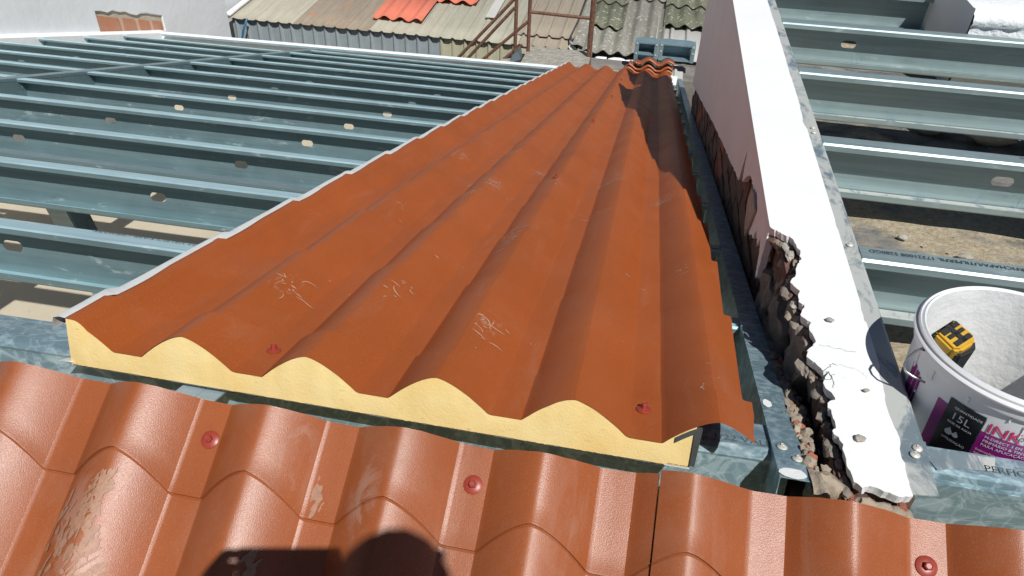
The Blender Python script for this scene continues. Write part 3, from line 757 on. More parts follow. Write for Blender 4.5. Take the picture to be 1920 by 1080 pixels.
# hollow brick at the near end, below the plaster
mb = MB()
for (a, b) in (((.352, .744, -.905), (.43, .775, -.885)), ((.352, .748, -.885), (.360, .775, -.824)), ((.418, .748, -.885), (.43, .775, -.826)), ((.36, .772, -.885), (.418, .80, -.826))): mb.box(a, b)
mb.build('hollow_brick', M_brick, bw, bevel=.002)
for k, (x, z, r) in enumerate(((.375, -.826, .014), (.395, -.829, .016), (.415, -.832, .015), (.428, -.836, .012), (.362, -.832, .009), (.356, -.868, .012), (.372, -.896, .016), (.395, -.90, .016), (.416, -.894, .015), (.422, -.872, .010))):
    lump('mortar_lump', (x, .748, z), (r, .010, r * .62), 80 + k, M_mortar if k != 7 else M_brick, bw, amp=.5)
mb = MB(); mb.box((.30, .76, -1.5), (.44, .86, -.905)); mb.build('wall_base', M_brick_dark, bw)
def crack(pts, w=.0007):
    mb = MB(); P = subdiv(pts, 5, .0016, 17)
    for a, b in zip(P, P[1:]):
        d = Vector((b[0] - a[0], b[1] - a[1], 0)); nrm = Vector((-d.y, d.x, 0)).normalized() * w * rnd(.4, 1)
        mb.poly([(a[0] + nrm.x, a[1] + nrm.y, -.7994), (b[0] + nrm.x, b[1] + nrm.y, -.7994), (b[0] - nrm.x, b[1] - nrm.y, -.7994), (a[0] - nrm.x, a[1] - nrm.y, -.7994)])
    mb.build('crack', M_ink2, bw)
crack([(.345, 1.058), (.36, 1.056), (.385, 1.05), (.405, 1.052)], .0004); crack([(.336, .985), (.352, .998), (.362, 1.012), (.368, 1.008)]); crack([(.336, .968), (.350, .970), (.360, .985)]); crack([(.352, .99), (.356, .965), (.352, .95)]); crack([(.37, 1.012), (.40, 1.005), (.41, .985)], .0003)
# pebbles of plaster left lying on the wall top
for k, (x, y, r, lb) in enumerate(((.372, 1.128, .0075, 'pale round pebble lying on the middle of the white wall top'), (.402, .952, .005, 'tiny stone chip on the wall top beside the bucket shadow'), (.374, .842, .008, 'small dirty mortar crumb on the wall top near its broken end'), )):
    o = lump('pebble', (x, y, -.7955), (r, r * .8, r * .5), 120 + k, M_stone, None); tag(o, lb, 'stone')

# steel edge angle along the right side of the wall
ea = thing('edge_angle', 'plaster-smeared galvanised edge channel along the right side of the white wall', 'channel', WF(.455, 2.8, -.96))
mb = MB(); ep = [(.420, -.8025), (.462, -.7985), (.4675, -.803), (.4675, -.96), (.44, -.96)]
mb.grid([[(a, y, b) for a, b in ep] for y in (.856, 1.0, 2.0, 4.1)]); mb.grid([[(a, y, b) for a, b in ((.420, -.8030), (.445, -.7995), (.4675 - .006 * (y < .8), -.7970))] for y in (.756, .79, .857)]); solid(mb.build('channel_profile', M_galvP, ea), .0018)
for x, y in ((.447, .828), (.4535, .842), (.450, 1.402), (.450, 1.972), (.4515, 2.005)): hexscrew(WF, x, y, -.7975, ea, .0068, M_screwZ, .0015)

# ================================================================ RIGHT-HAND FLAT ROOF PURLINS
RYF = [1.355, 1.914, 2.461, 3.018, 3.585]
rp_ = []
for k, yf in enumerate(RYF):
    sl = {0: [], 1: [.944, 2.0], 2: [1.55], 3: [.735, 1.8], 4: []}[k]
    o = c_purlin(WF, .4685, 2.9, yf, -.8005, sl, depth=.148, fl=.052, lip=.018).build('steel_purlin', M_galvR, None)
    tag(solid(o), f'{ORD[k]} galvanised purlin beyond the bucket, right of the white wall' if k else 'galvanised purlin just behind the bucket with upside-down printing', 'purlin', 'purlins of the flat roof right of the wall'); rp_.append(o)
    mb = MB(); mb.grid([[(x, yf + a, b) for a, b in ((.002, -.944), (.02, -.9405), (.048, -.944))] for x in (.47, 2.9)]); mb.build('dusty_flange', M_galvP, o)
def on_flange_rev(x0, y0, z): return lambda x, y: tuple(WF(x0 - x, y0 - y, z))
lettering('PERFICHAPA/UTILPERFIL 17321008 S280GD', .0165, on_flange_rev(.795, 1.397, -.7985), M_ink, rp_[0], 1.0)
lettering('PERFICHAPA/UTILPERFIL 17321008', .0165, on_flange_rev(1.20, 1.957, -.7985), M_ink2, rp_[1], 1.0)
fb = thing('front_beam', 'blue-grey blotched galvanised beam in front of the bucket, printed on its top', 'beam', WF(1.6, .8, -.98))
mb = MB()
fp_ = [(.852, -.8135), (.852, -.8005), (.812, -.8005), (.805, -.803), (.802, -.810), (.806, -.817), (.801, -.8185), (.801, -.99), (.85, -.99)]
mb.grid([[(x, a, b) for a, b in fp_[:-2]] for x in (.4450, 2.9)]); mb.grid([[(x, a, b) for a, b in fp_[-3:]] for x in (.4100, 2.9)]); solid(mb.build('beam_profile', M_galvB, fb), .002)
mb = MB(); mb.poly([(.456, .845, -.7982), (.56, .848, -.7982), (.552, .822, -.7982), (.50, .815, -.7982), (.472, .806, -.7982)]); mb.build('plaster_smear', M_galvP, fb)
lettering('PERFICHAPA/UTILPERFIL', .0185, lambda x, y: tuple(WF(.5385 + x, .8195 + y * .9 - x * .0, -.7982)), M_ink2, fb, 1.0)

# rubble lying between the purlins
rg = random.Random(5)
mb = MB()
for k in range(230):
    x, y = rg.uniform(.5, 1.9), rg.uniform(.95, 3.3); r = rg.uniform(.002, .007)
    c = Vector((x, y, -1.028)); vs0 = len(mb.v)
    for d in ((1, 0, 0), (0, 1, 0), (-1, 0, 0), (0, -1, 0), (0, 0, .8)): mb.pt(x + d[0] * r * rg.uniform(.6, 1.3), y + d[1] * r * rg.uniform(.6, 1.3), -1.03 + .008 + d[2] * r)
    for a, b in ((0, 1), (1, 2), (2, 3), (3, 0)): mb.f.append([vs0 + a, vs0 + b, vs0 + 4])
stuff(mb.build('loose_grit', M_stone))
o = lump('rubble_stone', (.722, 1.865, -1.018), (.012, .010, .009), 200, M_stone, None); tag(o, 'small pale stone on the dusty slab between the second and first purlins past the bucket', 'stone')
o = lump('rubble_stone', (.86, 1.80, -1.016), (.020, .010, .010), 201, M_stone, None); tag(o, 'flat pale stone chip on the grey dusty slab, right of the small round one', 'stone')
mb = MB(); mb.box((.52, 2.815, -1.0), (.80, 2.86, -.985)); o = mb.build('timber_lath', simple('pale_wood', (.50, .40, .27), .8, 0, .2, 30), None, bevel=.002); tag(o, 'thin dusty wooden lath on the slab beside the white wall', 'lath')
for k, (x, y, r) in enumerate(((.99, 2.66, .05), (1.16, 2.62, .065), (1.36, 2.58, .075))):
    o = lump('concrete_chunk', (x, y, -.985), (r * 1.4, r * .8, .05), 210 + k, M_stone, None, 1., .35, 3); tag(o, ('left', 'middle', 'right')[k] + ' broken concrete chunk lying between the far purlins at right', 'rubble', 'concrete chunks between the right-hand purlins')

# white rough kerb block top right
kb = thing('rendered_parapet', 'rough white rendered parapet block at top right behind the purlins', 'parapet', WF(1.7, 3.4, -1.03))
mb = MB(); rows = []
def kbx(z, j): return 1.150 + .010 * fz((0, z, j), 22, 4)
for j in range(26):
    t = j / 25; z = -1.03 + t * (.31); r_ = []
    for i in range(60):
        x = 1.150 + i * .03
        rough = .012 * fz((x, z, 2), 20, 5) if t < .86 else .004 * fz((x, z, 2), 10, 3)
        r_.append((x + (.01 * fz((x, z, 7), 25) if i == 0 else 0), 3.115 + rough - (.012 if .80 < t < .93 else 0) + (.03 * (t - .93) / .07 if t > .93 else 0), z))
    rows.append(r_)
mb.grid(rows)
top_ = rows[-1]; rows2 = [top_]
for j in range(1, 22):
    y = 3.12 + .03 + j * .07; rows2.append([(p[0], y, -.72 + .016 * fz((p[0], y, 2), 7, 4)) for p in top_])
mb.grid(rows2); mb.build('front_render', M_plaster_rough, kb, smooth=True)
mb = MB(); mb.grid([[(1.150 - .012 * t * (1 - t) + .004 * nz(y * 3, t * 4, 0), y, -1.03 + .31 * t) for t in [k / 8 for k in range(9)]] for y in (3.118, 3.3, 3.5, 3.8, 4.2, 4.7)]); mb.build('side_render', M_plaster, kb, smooth=True)

# ================================================================ BUCKET
BX, BY, BT, BB = .616, 1.0, -.700, -1.03
bk = thing('paint_bucket', 'white fifteen litre paint bucket with a magenta and black label, wire handle, dried paint inside', 'bucket', WF(BX, BY, BB))
def rad(z): return .132 + (.1475 - .132) * (z - BB) / (BT - BB)
def ring(prof_, name, mat, parent=bk, n=96, sm=True, ang=35):
    mb = MB(); rows = [[(BX + r * math.cos(2 * math.pi * k / n), BY + r * math.sin(2 * math.pi * k / n), z) for k in range(n)] for r, z in prof_]
    idx = mb.grid(rows, True); return mb, idx
t = NT('white_bucket_plastic', .38); t.color(t.mix(t.ramp(t.noise(9, 6, .6), .5, .7, 0, .25), (.74, .75, .77), (.62, .62, .62))); M_bkt = t.m
t.addbump(t.noise(7, 3), .2, .002)
M_bkt_in = plaster('dried_white_paint', (.78, .79, .79), .10, .004, 38, (.55, .55, .52))
mb, idx = ring([(rad(BB), BB), (rad(BB + .1), BB + .1), (rad(-.80), -.80), (rad(BT), BT - .004)], 'x', M_bkt); mb.f.append(idx[0][::-1]); mb.build('bucket_wall', M_bkt, bk, smooth=True, ang=40)
mb, idx = ring([(.1415, BT - .001), (.1405, BT - .03), (.139, BT - .1), (rad(BB) - .006, BB + .012), (.06, BB + .008)], 'x', M_bkt_in)
for v in mb.v:
    d = Vector((v.x - BX, v.y - BY, 0)); 
mb.f.append(idx[-1]); mb.build('paint_lining', M_bkt_in, bk, smooth=True, ang=50)
mb, idx = ring([(.1475, BT - .030), (.1510, BT - .029), (.1518, BT - .026), (.1518, BT - .014), (.1545, BT - .013), (.1565, BT - .0115), (.1568, BT - .009), (.1545, BT - .007), (.152, BT - .006), (.152, BT - .002), (.1500, BT), (.1480, BT - .003), (.1465, BT - .001), (.1445, BT + .001), (.1415, BT - .001)], 'x', M_bkt)
mb.build('rim_collar', M_bkt, bk, smooth=True, ang=40)
def cylp(deg, z, off=.0006): r = rad(z) + off; a = R(deg); return (BX + r * math.cos(a), BY + r * math.sin(a), z)
def label_patch(name, mat, a0, a1, z0, z1, off, parent, slant=0, n=14):
    mb = MB(); rows = [[cylp(a0 + (a1 - a0) * i / n + slant * (z - z1), z, off) for i in range(n + 1)] for z in [z1 + (z0 - z1) * j / 6 for j in range(7)]]
    mb.grid(rows); return mb.build(name, mat, parent, smooth=True)
M_mag = simple('magenta_print', (.24, .012, .17), .35, 0, .05, 20); M_blk = simple('black_print', (.012, .012, .016), .3, 0, 0); M_wht = simple('white_print', (.72, .72, .74), .4, 0, 0)
M_pink = simple('pink_red_print', (.68, .03, .16), .4, 0, 0); M_gry = simple('grey_print', (.38, .42, .46), .4, 0, 0)
lab = label_patch('printed_label', M_wht, -121.2, -60, -.98, -.752, .0005, bk)
label_patch('magenta_panel', M_mag, -121.2, -60, -.98, -.7755, .0010, lab)
label_patch('black_panel', M_blk, -142.3, -121.6, -.93, -.7495, .0012, lab)
label_patch('magenta_strip', M_mag, -149, -142.4, -.96, -.765, .0008, lab, slant=0)
for k, (a, b) in enumerate(((-178, -172.5), (-171.6, -168), (-167.3, -165.2))): label_patch('magenta_stripe', M_mag, a, b, -.96, -.757 - .004 * k, .0008, lab)
def on_cyl(deg0, z0, off=.0018): 
    def f(x, y):
        z = z0 + y; return tuple(WF(*cylp(deg0 + math.degrees(x / .1445), z, off)))
    return f
lettering('QUANTIDADE', .0058, on_cyl(-138.0, -.7625), M_wht, lab, 1.05)
lettering('15L', .0185, on_cyl(-138.3, -.7815, .002), M_gry, lab, 1.05)
lettering('BASE DE ÁGUA', .0050, on_cyl(-138.6, -.7905), M_wht, lab, 1.05)
lettering('UTILIZAÇÃO', .0056, on_cyl(-138.0, -.8215), M_wht, lab, 1.05)
for dx, s_ in ((-135.6, 1.), (-131.6, .78)):
    mb = MB(); P = []
    for k in range(20):
        th = 2 * math.pi * k / 20; rr = .0058 * s_; x = rr * math.sin(th) * (1 if math.cos(th) < 0 else (1 - math.cos(th) * .75)); y_ = rr * (-math.cos(th) if math.cos(th) < 0 else -math.cos(th)) 
        x = rr * math.sin(th) * (1 - .0 if math.cos(th) > 0 else 1 + math.cos(th) * .8); y_ = -rr * math.cos(th) * (1 if math.cos(th) > 0 else 1.5)
        P.append(cylp(dx + math.degrees(x / .1445), -.8065 + y_, .0018))
    mb.poly(P); mb.build('water_drop_icon', M_gry, lab)
lettering('INK', .0262, on_cyl(-119.6, -.7735, .0016), M_pink, lab, 1.0)
lettering('INK', .0262, lambda x, y: on_cyl(-119.6, -.7735, .0019)(x + .0007, y), M_pink, lab, 1.0)
lettering('PRO', .020, on_cyl(-103.6, -.7735, .0016), M_gry, lab, .9)
for k, (s_, z) in enumerate((('M-DIRECT 3 EM 1', .0070), ('PRIMÁRIO & TINTA MATE', .0070), ('PARA APLICAÇÃO DIRECTA', .0070))):
    lettering(s_, z, on_cyl(-118.4, -.7845 - .0078 * k), M_wht, lab, 1.0)
lettering('Instruções gerais', .0062, on_cyl(-119.6, -.8115), M_wht, lab, 1.0)
for k, s_ in enumerate(('Aplicar em superfícies limpas e secas', 'Mexer bem antes de usar na obra', 'Diluir só com água limpa')):
    lettering(s_, .0050, on_cyl(-119.6, -.8185 - .0060 * k), M_wht, lab, 1.0)
for k, (a_, z0, L_, w_) in enumerate(((-176, -.735, .03, .0022), (-158, -.733, .018, .0016), (-134, -.732, .012, .0025), (-112, -.733, .010, .002), (-104, -.74, .028, .0018), (-166, -.79, .006, .0015))):
    mb = MB(); rows = []
    for j in range(7):
        t = j / 6; zz = z0 - L_ * t; hw = w_ * (1 - .45 * t + .5 * (j == 5)) * (j < 6)
        rows.append([cylp(a_ + math.degrees(hw * s_ / .147), zz, .0006 + .0016 * c_) for s_, c_ in ((-1, 0), (-.5, .8), (.5, .8), (1, 0))])
    mb.grid(rows); mb.build('paint_drip', M_plaster, bk, smooth=True)
# ears and wire handle hanging at the left
mb = MB(); a = R(-170); px, py = BX + .1500 * math.cos(a), BY + .1500 * math.sin(a)
mb.sweep([(px + .006, py, -.7155), (px - .004, py, -.7155)], .0045, 12); mb.build('handle_ear', M_membrane, bk, smooth=True, ang=40)
hp = [(px + .004, py, -.7155), (px - .006, py - .001, -.7165), (px - .014, py - .003, -.722), (px - .022, py - .007, -.731), (px - .025, py - .012, -.742), (px - .022, py - .018, -.750), (px - .012, py - .022, -.754), (px + .006, py - .030, -.757)]
mb = MB(); mb.sweep(hp, .0019, 8); mb.build('wire_handle', simple('steel_wire', (.45, .45, .45), .3, .9, .1), bk, smooth=True)
# yellow and black tool inside the bucket
tl = thing('hand_tool', 'yellow tool with a black H-shaped mark leaning inside the white bucket', 'tool', WF(.53, .985, -.98))
M_yel = simple('yellow_plastic', (.62, .36, .03), .5, 0, .08, 30); M_bp = simple('black_rubber', (.02, .02, .022), .55, 0, .1)
def tool_frame(o, ax, ay, az): 
    return lambda x, y, z: Vector((o[0], o[1], o[2] + H0)) + Vector(ax) * x + Vector(ay) * y + Vector(az) * z
TX = Vector((.62, -.70, -.18)).normalized(); TZ = Vector((-.05, -.40, .90)).normalized(); TZ = (TZ - TX * TZ.dot(TX)).normalized(); TY = TZ.cross(TX)
tf0 = tool_frame((.531, 1.032, -.722), TX, TY, TZ)
tf = lambda x, y, z: tf0(x * .8, y * .8, z)
mb = MB(tf); mb.prism([(-.026, -.03, 0), (.020, -.034, 0), (.03, -.022, 0), (.031, .012, 0), (.02, .026, 0), (-.026, .026, 0)], (0, 0, -.035)); mb.build('tool_body', M_yel, tl, bevel=.004)
for a, b in (((-.024, -.006), (.020, .004)), ((-.006, -.020), (.002, .018)), ((-.022, -.022), (-.010, -.002)), ((.010, -.022), (.020, .018)), ((-.022, .006), (-.012, .020))):
    mb = MB(tf); mb.box((a[0], a[1], -.001), (b[0], b[1], .0022)); mb.build('black_mark', M_bp, tl)
mb = MB(tf); mb.prism([(-.029, -.036, -.003), (-.022, -.036, -.003), (-.022, .028, -.003), (-.029, .028, -.003)], (0, 0, -.03)); mb.prism([(.018, -.030, -.012), (.034, -.024, -.012), (.040, .012, -.012), (.024, .028, -.012)], (0, 0, -.24)); mb.build('rubber_grip', M_bp, tl, bevel=.003)

# ================================================================ BACKGROUND SHED
def zs(y): return -3.08 + .0965 * (y - 9.5)
def trap(x, p=.162, h=.018):
    t_ = (x % p) / p
    return h if t_ < .16 else (h * (1 - (t_ - .16) / .09) if t_ < .25 else (0 if t_ < .91 else h * (t_ - .91) / .09))
def wave(x, p=.18, h=.022): return h * .5 * (1 + math.cos(2 * math.pi * x / p))
def bgsheet(name, mat, parent, xa, xb, ya, yb, lift, fn, skew=0, dx=.02, t_=.006, jag_=0):
    mb = MB(); n = max(2, int((xb - xa) / dx)); X = [xa + (xb - xa) * k / n for k in range(n + 1)]
    rows = [[(x, y + (skew * (x - xa)) + (jag_ * nz(x * 9, 1, 1) if y == ya else 0), zs(y) + lift + fn(x)) for x in X] for y in (ya, ya + .4, yb)]
    mb.grid(rows)
    o = mb.build(name, mat, parent, smooth=True, ang=30); m = o.modifiers.new('thickness', 'SOLIDIFY'); m.thickness = t_; m.offset = -1; return o
sh = thing('corrugated_shed', 'old shed beyond the steel roof with grey ribbed wall and weathered ribbed roof', 'shed', WF(-3.6, 9.6, -4.6))
xs_ = [(-5.80, -4.80, M_fib1), (-4.80, -4.08, M_fib2), (-4.08, -3.72, M_fib2), (-3.72, -2.85, M_fib1), (-2.85, -1.72, M_fib3)]
for k, (a, b, m) in enumerate(xs_): bgsheet('roof_sheet', m, sh, a, b + .012, 9.50, 13.5, .0 + .0035 * (k % 2), trap)
bgsheet('roof_sheet', M_fib4, sh, -1.78, -.92, 9.78, 13.5, .030, lambda x: trap(x, .17, .030), t_=.012)
bgsheet('roof_sheet', M_fib4, sh, -1.72, -.94, 9.50, 9.95, -.006, lambda x: trap(x, .17, .030), t_=.012)
bgsheet('roof_sheet', M_fib4, sh, -1.70, -.90, 9.36, 9.66, -.05, lambda x: trap(x, .17, .030), t_=.012)
for k in range(24):                      # wall ribs, one sheet each side of the colour change
    pass
def wallsheet(mat, xa, xb, label=None):
    mb = MB(); n = int((xb - xa) / .0135); X = [xa + (xb - xa) * k / n for k in range(n + 1)]
    mb.grid([[(x, 9.555 - trap(x, .162, .028), z) for x in X] for z in (-4.6, -3.09)])
    return mb.build('wall_sheet', mat, sh, smooth=True, ang=30)
wallsheet(M_shedA, -5.72, -2.76); wallsheet(M_shedB, -2.755, -1.62)
mb = MB(); mb.box((-1.62, 9.7, -4.6), (.9, 9.8, -3.12)); mb.build('rear_wall', M_dark, sh)
mb = MB(); mb.sweep([(-5.74, 9.5 + k * .2, zs(9.5 + k * .2) + .04 + .02 * nz(k, 1, 1)) for k in range(20)], .035, 8); mb.build('mortar_fillet', M_plaster_far, sh, smooth=True)
mb = MB(); mb.box((-2.30, 10.25, zs(10.25) + .02), (-2.16, 11.3, zs(10.9) + .12)); 
mb = MB(); mb.grid([[(-2.30, y, zs(y) + .045), (-2.17, y, zs(y) + .045)] for y in (10.2, 11.5)]); solid(mb.build('roof_patch', M_grey, sh), .008)
for k, (xa, xb, ya, yb, lb) in enumerate(((-3.79, -3.10, 9.84, 11.0, 'large faded red tile-shaped sheet lying on the shed roof'), (-3.10, -2.52, 10.62, 12.0, 'smaller faded red sheet at the top edge of the shed roof'))):
    o = bgsheet('red_roof_sheet', M_red, None, xa, xb, ya, yb, .032, lambda x: wave(x + .02, .225, .05), dx=.01); tag(o, lb, 'roof sheet', 'red sheets on the shed roof')
# blue hose down the shed wall
mb = MB(); mb.sweep([(-5.43, 9.44, -3.05), (-5.50, 9.42, -3.20), (-5.55, 9.38, -3.40), (-5.6, 9.3, -3.9), (-5.6, 9.25, -4.6)], .014, 8)
tag(mb.build('water_hose', M_blue, None, smooth=True), 'blue hose hanging from the shed eave beside the white wall', 'hose')
mb = MB(); mb.sweep([(-2.95, 3.55, -3.185), (-2.80, 3.35, -3.185), (-2.64, 3.05, -3.185), (-2.55, 2.75, -3.185), (-2.3, 2.5, -3.185)], .016, 8)
tag(mb.build('water_hose', M_blue, None, smooth=True), 'blue hose lying on the floor below the purlins', 'hose')

# lichen-covered neighbour roof
nr = thing('lichened_roof', 'mossy corrugated neighbour roof with white lichen behind the end of the long panel', 'roof', WF(-.1, 9.6, -4.6))
bgsheet('roof_sheet', M_lich, nr, -.93, .12, 9.44, 13.5, .02, lambda x: wave(x + .04, .19, .05), dx=.008, t_=.012)
bgsheet('roof_sheet', M_grey, nr, .02, .85, 9.50, 11.0, .0, lambda x: trap(x, .21, .03), dx=.008)
for k, y in enumerate((10.15, 10.95, 11.15)): bgsheet('roof_sheet', M_moss, nr, -.90 + .03 * k, -.42, y, y + 1.3, .065 + .03 * k, lambda x: wave(x + .02, .19, .05), skew=-.05, dx=.008, t_=.014)
for k, y in enumerate((10.42, 11.05, 11.7)): bgsheet('roof_sheet', M_moss, nr, .10, .95, y, y + 1.2, .055 + .035 * k, lambda x: wave(x + .02, .20, .05), dx=.008, t_=.016)
for k, y in enumerate((11.3, 12.2)): bgsheet('roof_sheet', M_moss if k else M_lich, nr, -.42 , .12, y, y + 1.2, .06 + .035 * k, lambda x: wave(x + .04, .19, .05), dx=.008, t_=.016)
mb = MB(); mb.grid([[(-1.0 + .02 * nz(y, 1, 1), y, zs(y) + .085), (-.93, y, zs(y) + .095), (-.86, y, zs(y) + .07)] for y in [9.46 + .3 * k for k in range(14)]]); mb.build('lime_flashing', M_lich, nr, smooth=True)
mb = MB(); mb.box((-.92, 9.5, -4.6), (.85, 9.7, -3.14)); mb.build('masonry_wall', M_dark, nr)
for k, (x, y, r, s_) in enumerate(((-.62, 9.42, .05, 1), (-.42, 9.40, .08, 2), (-.25, 9.40, .05, 3), (.28, 9.35, .06, 4), (.05, 9.30, .05, 6))): lump('mortar_bed', (x, y, -3.12), (r * 1.6, r * .7, r * .45), 300 + k, M_plaster_far, nr, amp=.4)
# torn white plastic and black cable by the flashing
mb = MB(); mb.grid([[(-1.06 + .02 * nz(k, 2, 2) + .03 * (k % 2), 9.55 - .02 * k, -2.97 - .035 * k), (-1.0 + .03 * nz(k, 5, 2) + .01 * k, 9.5 - .02 * k, -2.98 - .04 * k)] for k in range(6)]); tag(mb.build('torn_plastic', M_film, None, smooth=True), 'torn white plastic rag hanging at the roof edge beside the tall brown post', 'plastic')
mb = MB(); mb.sweep([(-1.02, 11.5, -2.80), (-1.03, 10.4, -2.92), (-1.06, 9.75, -2.98), (-1.02, 9.50, -3.02), (-.93, 9.42, -3.06), (-.84, 9.36, -3.12), (-.80, 9.3, -3.3)], .013, 8); tag(mb.build('black_cable', M_membrane, None, smooth=True), 'black cable running down beside the lichened roof to the brown post', 'cable')
# stair, landing and railings
st = thing('steel_stair', 'rusty brown steel stair landing with railings beyond the roof edge', 'stair', WF(-1.3, 8.5, -4.6))
t = NT('chequer_plate', .7, .2); t.color(t.mix(t.ramp(t.noise(12, 6), .4, .65), (.36, .34, .29), (.48, .45, .39)))
ck = t.vor(24, vec=t.map((1, 1, 1), (0, 0, R(45)))); t.addbump(t.ramp(ck, .3, .5), 1., .008); M_chk = t.m
mb = MB(); mb.box((-1.44, 8.16, -2.90), (-.69, 8.80, -2.85)); mb.build('landing_plate', M_chk, st, bevel=.004)
for a, b, r in (((-1.58, 8.60, -4.6), (-1.58, 8.60, -2.2), .021), ((-1.425, 8.60, -4.6), (-1.425, 8.60, -2.1), .021), ((-.705, 8.62, -4.6), (-.715, 8.62, -1.9), .030)):
    mb = MB(); mb.sweep([a, b], r, 12); mb.build('railing_post', M_rust, st, smooth=True, ang=40)
for a, b in (((-1.425, 8.60, -2.40), (-.71, 8.62, -2.42)), ((-1.425, 8.60, -2.88), (-.71, 8.62, -2.88)), ((-1.43, 8.6, -2.50), (-2.02, 8.60, -3.05)), ((-1.58, 8.5, -2.24), (-2.45, 8.5, -3.2)), ((-1.58, 8.5, -2.34), (-2.40, 8.5, -3.28)), ((-1.5, 8.62, -2.79), (-1.98, 8.62, -3.2))):
    mb = MB(); mb.sweep([a, b], .018, 10); mb.build('railing_bar', M_rust, st, smooth=True, ang=40)
for k in range(6):
    mb = MB(); mb.box((-1.62 - .12 * k - .12, 8.2, -2.99 - .16 * k), (-1.62 - .12 * k + .03, 8.75, -2.965 - .16 * k)); mb.build('stair_tread', M_chk, st)
mb = MB(); mb.poly([(-1.62, 8.5, -2.97), (-1.46, 8.3, -2.86), (-1.44, 8.3, -2.80), (-1.50, 8.55, -2.80), (-1.60, 8.7, -2.85)]); solid(mb.build('side_plate', M_galv, st), .006)

# two galvanised box frames by the wall
for k, (xa, xb, za, zb_, lb) in enumerate(((-.20, .065, -2.90, -2.63, 'left two-cell galvanised steel frame past the end of the long panel'), (.075, .475, -2.80, -2.625, 'right single-cell galvanised steel frame past the end of the long panel'))):
    f = thing('box_frame', lb, 'steel frame', WF((xa + xb) / 2, 8.7, za), 'galvanised frames past the end of the long panel')
    for x in (xa, xb - .045): mb = MB(); mb.box((x, 8.62, za - (.06 if k == 0 else .02)), (x + .045, 8.80, zb_)); mb.build('frame_stud', M_galvN, f, bevel=.003)
    zz = [zb_ - .006, za] + ([(za + zb_) / 2] if k == 0 else [])
    for z in zz: mb = MB(); mb.box((xa + .045, 8.625, z - .012), (xb - .045, 8.80, z + .004)); mb.build('frame_rail', M_galvN, f)
    mb = MB(); mb.box((xa + .045, 8.805, za), (xb - .045, 8.815, zb_)); mb.build('back_plate', M_galvN, f)
    for x in (xa + .022, xb - .022):
        for z in (zb_ - .02, (za + zb_) / 2): hexscrew(lambda u, v, w: WF(u, 8.619 - w, v), x, z, 0, f, .010, M_screwZ, .004)
mb = MB(); mb.box((-.8, 8.45, -4.6), (.9, 8.95, -2.97)); tag(mb.build('support_wall', M_dark, None), 'dark masonry wall carrying the two galvanised frames', 'wall')
mb = MB(); mb.grid([[(x, y, -2.925 + .05 * (y - 8.4) + trap(x, .14, .025)) for x in [.03 + .012 * k for k in range(30)]] for y in (8.35, 8.60)]); o = mb.build('grey_sheet_scrap', M_grey, None, smooth=True, ang=30); tag(o, 'short pale ribbed sheet scrap under the right galvanised frame', 'sheet')

# ================================================================ THE PHOTOGRAPHER (casts the shadow at the bottom)
Rt = Vector((M3[0][0], M3[1][0], M3[2][0])); Up = Vector((M3[0][1], M3[1][1], M3[2][1])); Bk = Vector((M3[0][2], M3[1][2], M3[2][2]))
ph = bpy.data.objects.new
def phf(x, y, z): return Vector((0, 0, H0)) + Rt * x + Up * y + Bk * z
mb = MB(phf); mb.box((-.098, -.060, .014), (.040, .010, .022)); tag(mb.build('mobile_phone', M_blk, None, bevel=.002), 'black phone held up sideways by the photographer', 'phone')
pe_ = thing('person', 'photographer in dark clothes standing on the near slope holding up a phone', 'person', FF(.3, -.25, WN_ + .02))
def skin(name, verts, edges, radii, mat, parent, sub=1):
    me = bpy.data.meshes.new(name); o0 = Vector(parent['_o'])
    me.from_pydata([tuple(WF(*v) - o0) for v in verts], edges, []); me.materials.append(mat)
    o = bpy.data.objects.new(name, me); COL.objects.link(o); o.parent = parent
    sk = o.modifiers.new('skin', 'SKIN'); sl = me.skin_vertices[0].data
    for k, r in enumerate(radii): sl[k].radius = (r, r) if not isinstance(r, tuple) else r; sl[k].use_root = (k == 0)
    sb_ = o.modifiers.new('sub', 'SUBSURF'); sb_.levels = sub; sb_.render_levels = sub
    return o
M_cloth = simple('dark_work_clothes', (.03, .035, .05), .9, 0, .2, 20); M_skin = simple('skin', (.42, .24, .17), .6, 0, .1, 10); M_hair = simple('dark_hair', (.03, .02, .015), .7, 0, .1)
hx, hy = .315, -.37
V_ = [(hx, hy - .02, -.38), (hx, hy - .03, -.15), (hx, hy - .02, .05), (hx, hy - .01, .20), (hx, hy, .30), (hx, hy + .02, .40), (hx, hy + .03, .48),
      (hx - .17, hy - .01, .17), (hx - .12, hy + .12, -.34), (-.08, -.10, -.085), (hx + .17, hy - .01, .17), (hx + .22, hy + .06, -.05), (.10, -.08, -.03),
      (hx - .1, hy, -.45), (hx - .11, hy + .04, -.88), (hx - .12, hy - .03, -1.31), (hx - .12, hy + .12, -1.25), (hx + .1, hy, -.45), (hx + .11, hy + .04, -.88), (hx + .12, hy - .03, -1.31), (hx + .12, hy + .12, -1.25)]
E_ = [(0, 1), (1, 2), (2, 3), (3, 4), (4, 5), (5, 6), (3, 7), (7, 8), (8, 9), (3, 10), (10, 11), (11, 12), (0, 13), (13, 14), (14, 15), (15, 16), (0, 17), (17, 18), (18, 19), (19, 20)]
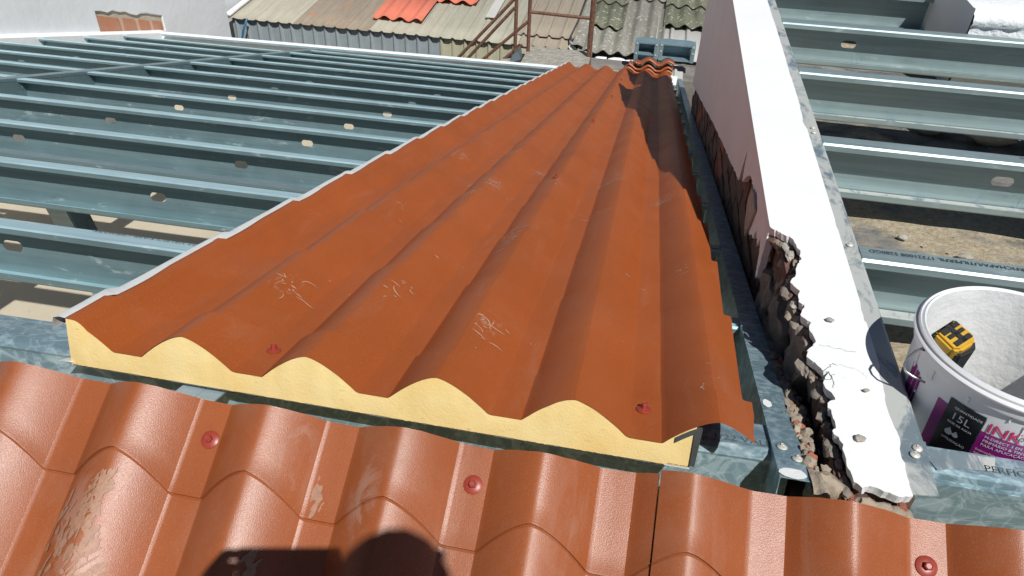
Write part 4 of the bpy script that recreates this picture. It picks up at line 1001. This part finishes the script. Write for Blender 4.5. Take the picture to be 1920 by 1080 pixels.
Rr = [(.15, .11), (.14, .10), (.15, .11), (.13, .09), .055, .075, .075, .065, .045, .03, .065, .045, .03, .09, .06, .045, .04, .09, .06, .045, .04]
skin('body', V_, E_, Rr, M_cloth, pe_, 2)
def ell(name, c, r, mat, parent, n=16):
    mb = MB(); rows = []
    for j in range(n + 1):
        th = math.pi * j / n; rows.append([(c[0] + r[0] * math.sin(th) * math.cos(2 * math.pi * k / n), c[1] + r[1] * math.sin(th) * math.sin(2 * math.pi * k / n), c[2] - r[2] * math.cos(th)) for k in range(n)])
    mb.grid(rows, True); return mb.build(name, mat, parent, smooth=True)
hd = ell('head', (hx, hy + .03, .445), (.075, .095, .115), M_skin, pe_)
ell('hair', (hx, hy + .015, .475), (.081, .100, .095), M_hair, hd)
ell('nose', (hx, hy + .128, .435), (.012, .016, .02), M_skin, hd)
for s_ in (-1, 1):
    ell('ear', (hx + s_ * .076, hy + .02, .44), (.012, .02, .03), M_skin, hd); ell('eye', (hx + s_ * .03, hy + .113, .455), (.012, .012, .009), M_wht, hd)
def hand(px, sgn):
    base_ = phf(px, -.02, .06) - Vector((0, 0, H0)); o = tuple(base_)
    r_ = lambda a, b, c: tuple(base_ + Rt * a + Up * b + Bk * c)
    V = [r_(sgn * .03, -.02, .03), r_(sgn * .015, 0, .015), r_(0, .0, 0)]; E = [(0, 1), (1, 2)]; Q = [.022, .026, .024]
    for j in range(4):
        b0 = len(V); y = .026 - .018 * j
        V += [r_(sgn * .012, y, -.012), r_(sgn * .010, y, -.032), r_(-sgn * .006 + .0 * j, y * .9, -.034)]; E += [(2, b0), (b0, b0 + 1), (b0 + 1, b0 + 2)]; Q += [.009, .0085, .0075]
    b0 = len(V); V += [r_(-sgn * .012, -.02, -.01), r_(-sgn * .028, -.03, -.022)]; E += [(2, b0), (b0, b0 + 1)]; Q += [.010, .009]
    skin('hand', V, E, Q, M_skin, pe_, 1)
hand(-.098, -1); hand(.062, 1)

for o in bpy.data.objects:
    if '_o' in o: del o['_o']
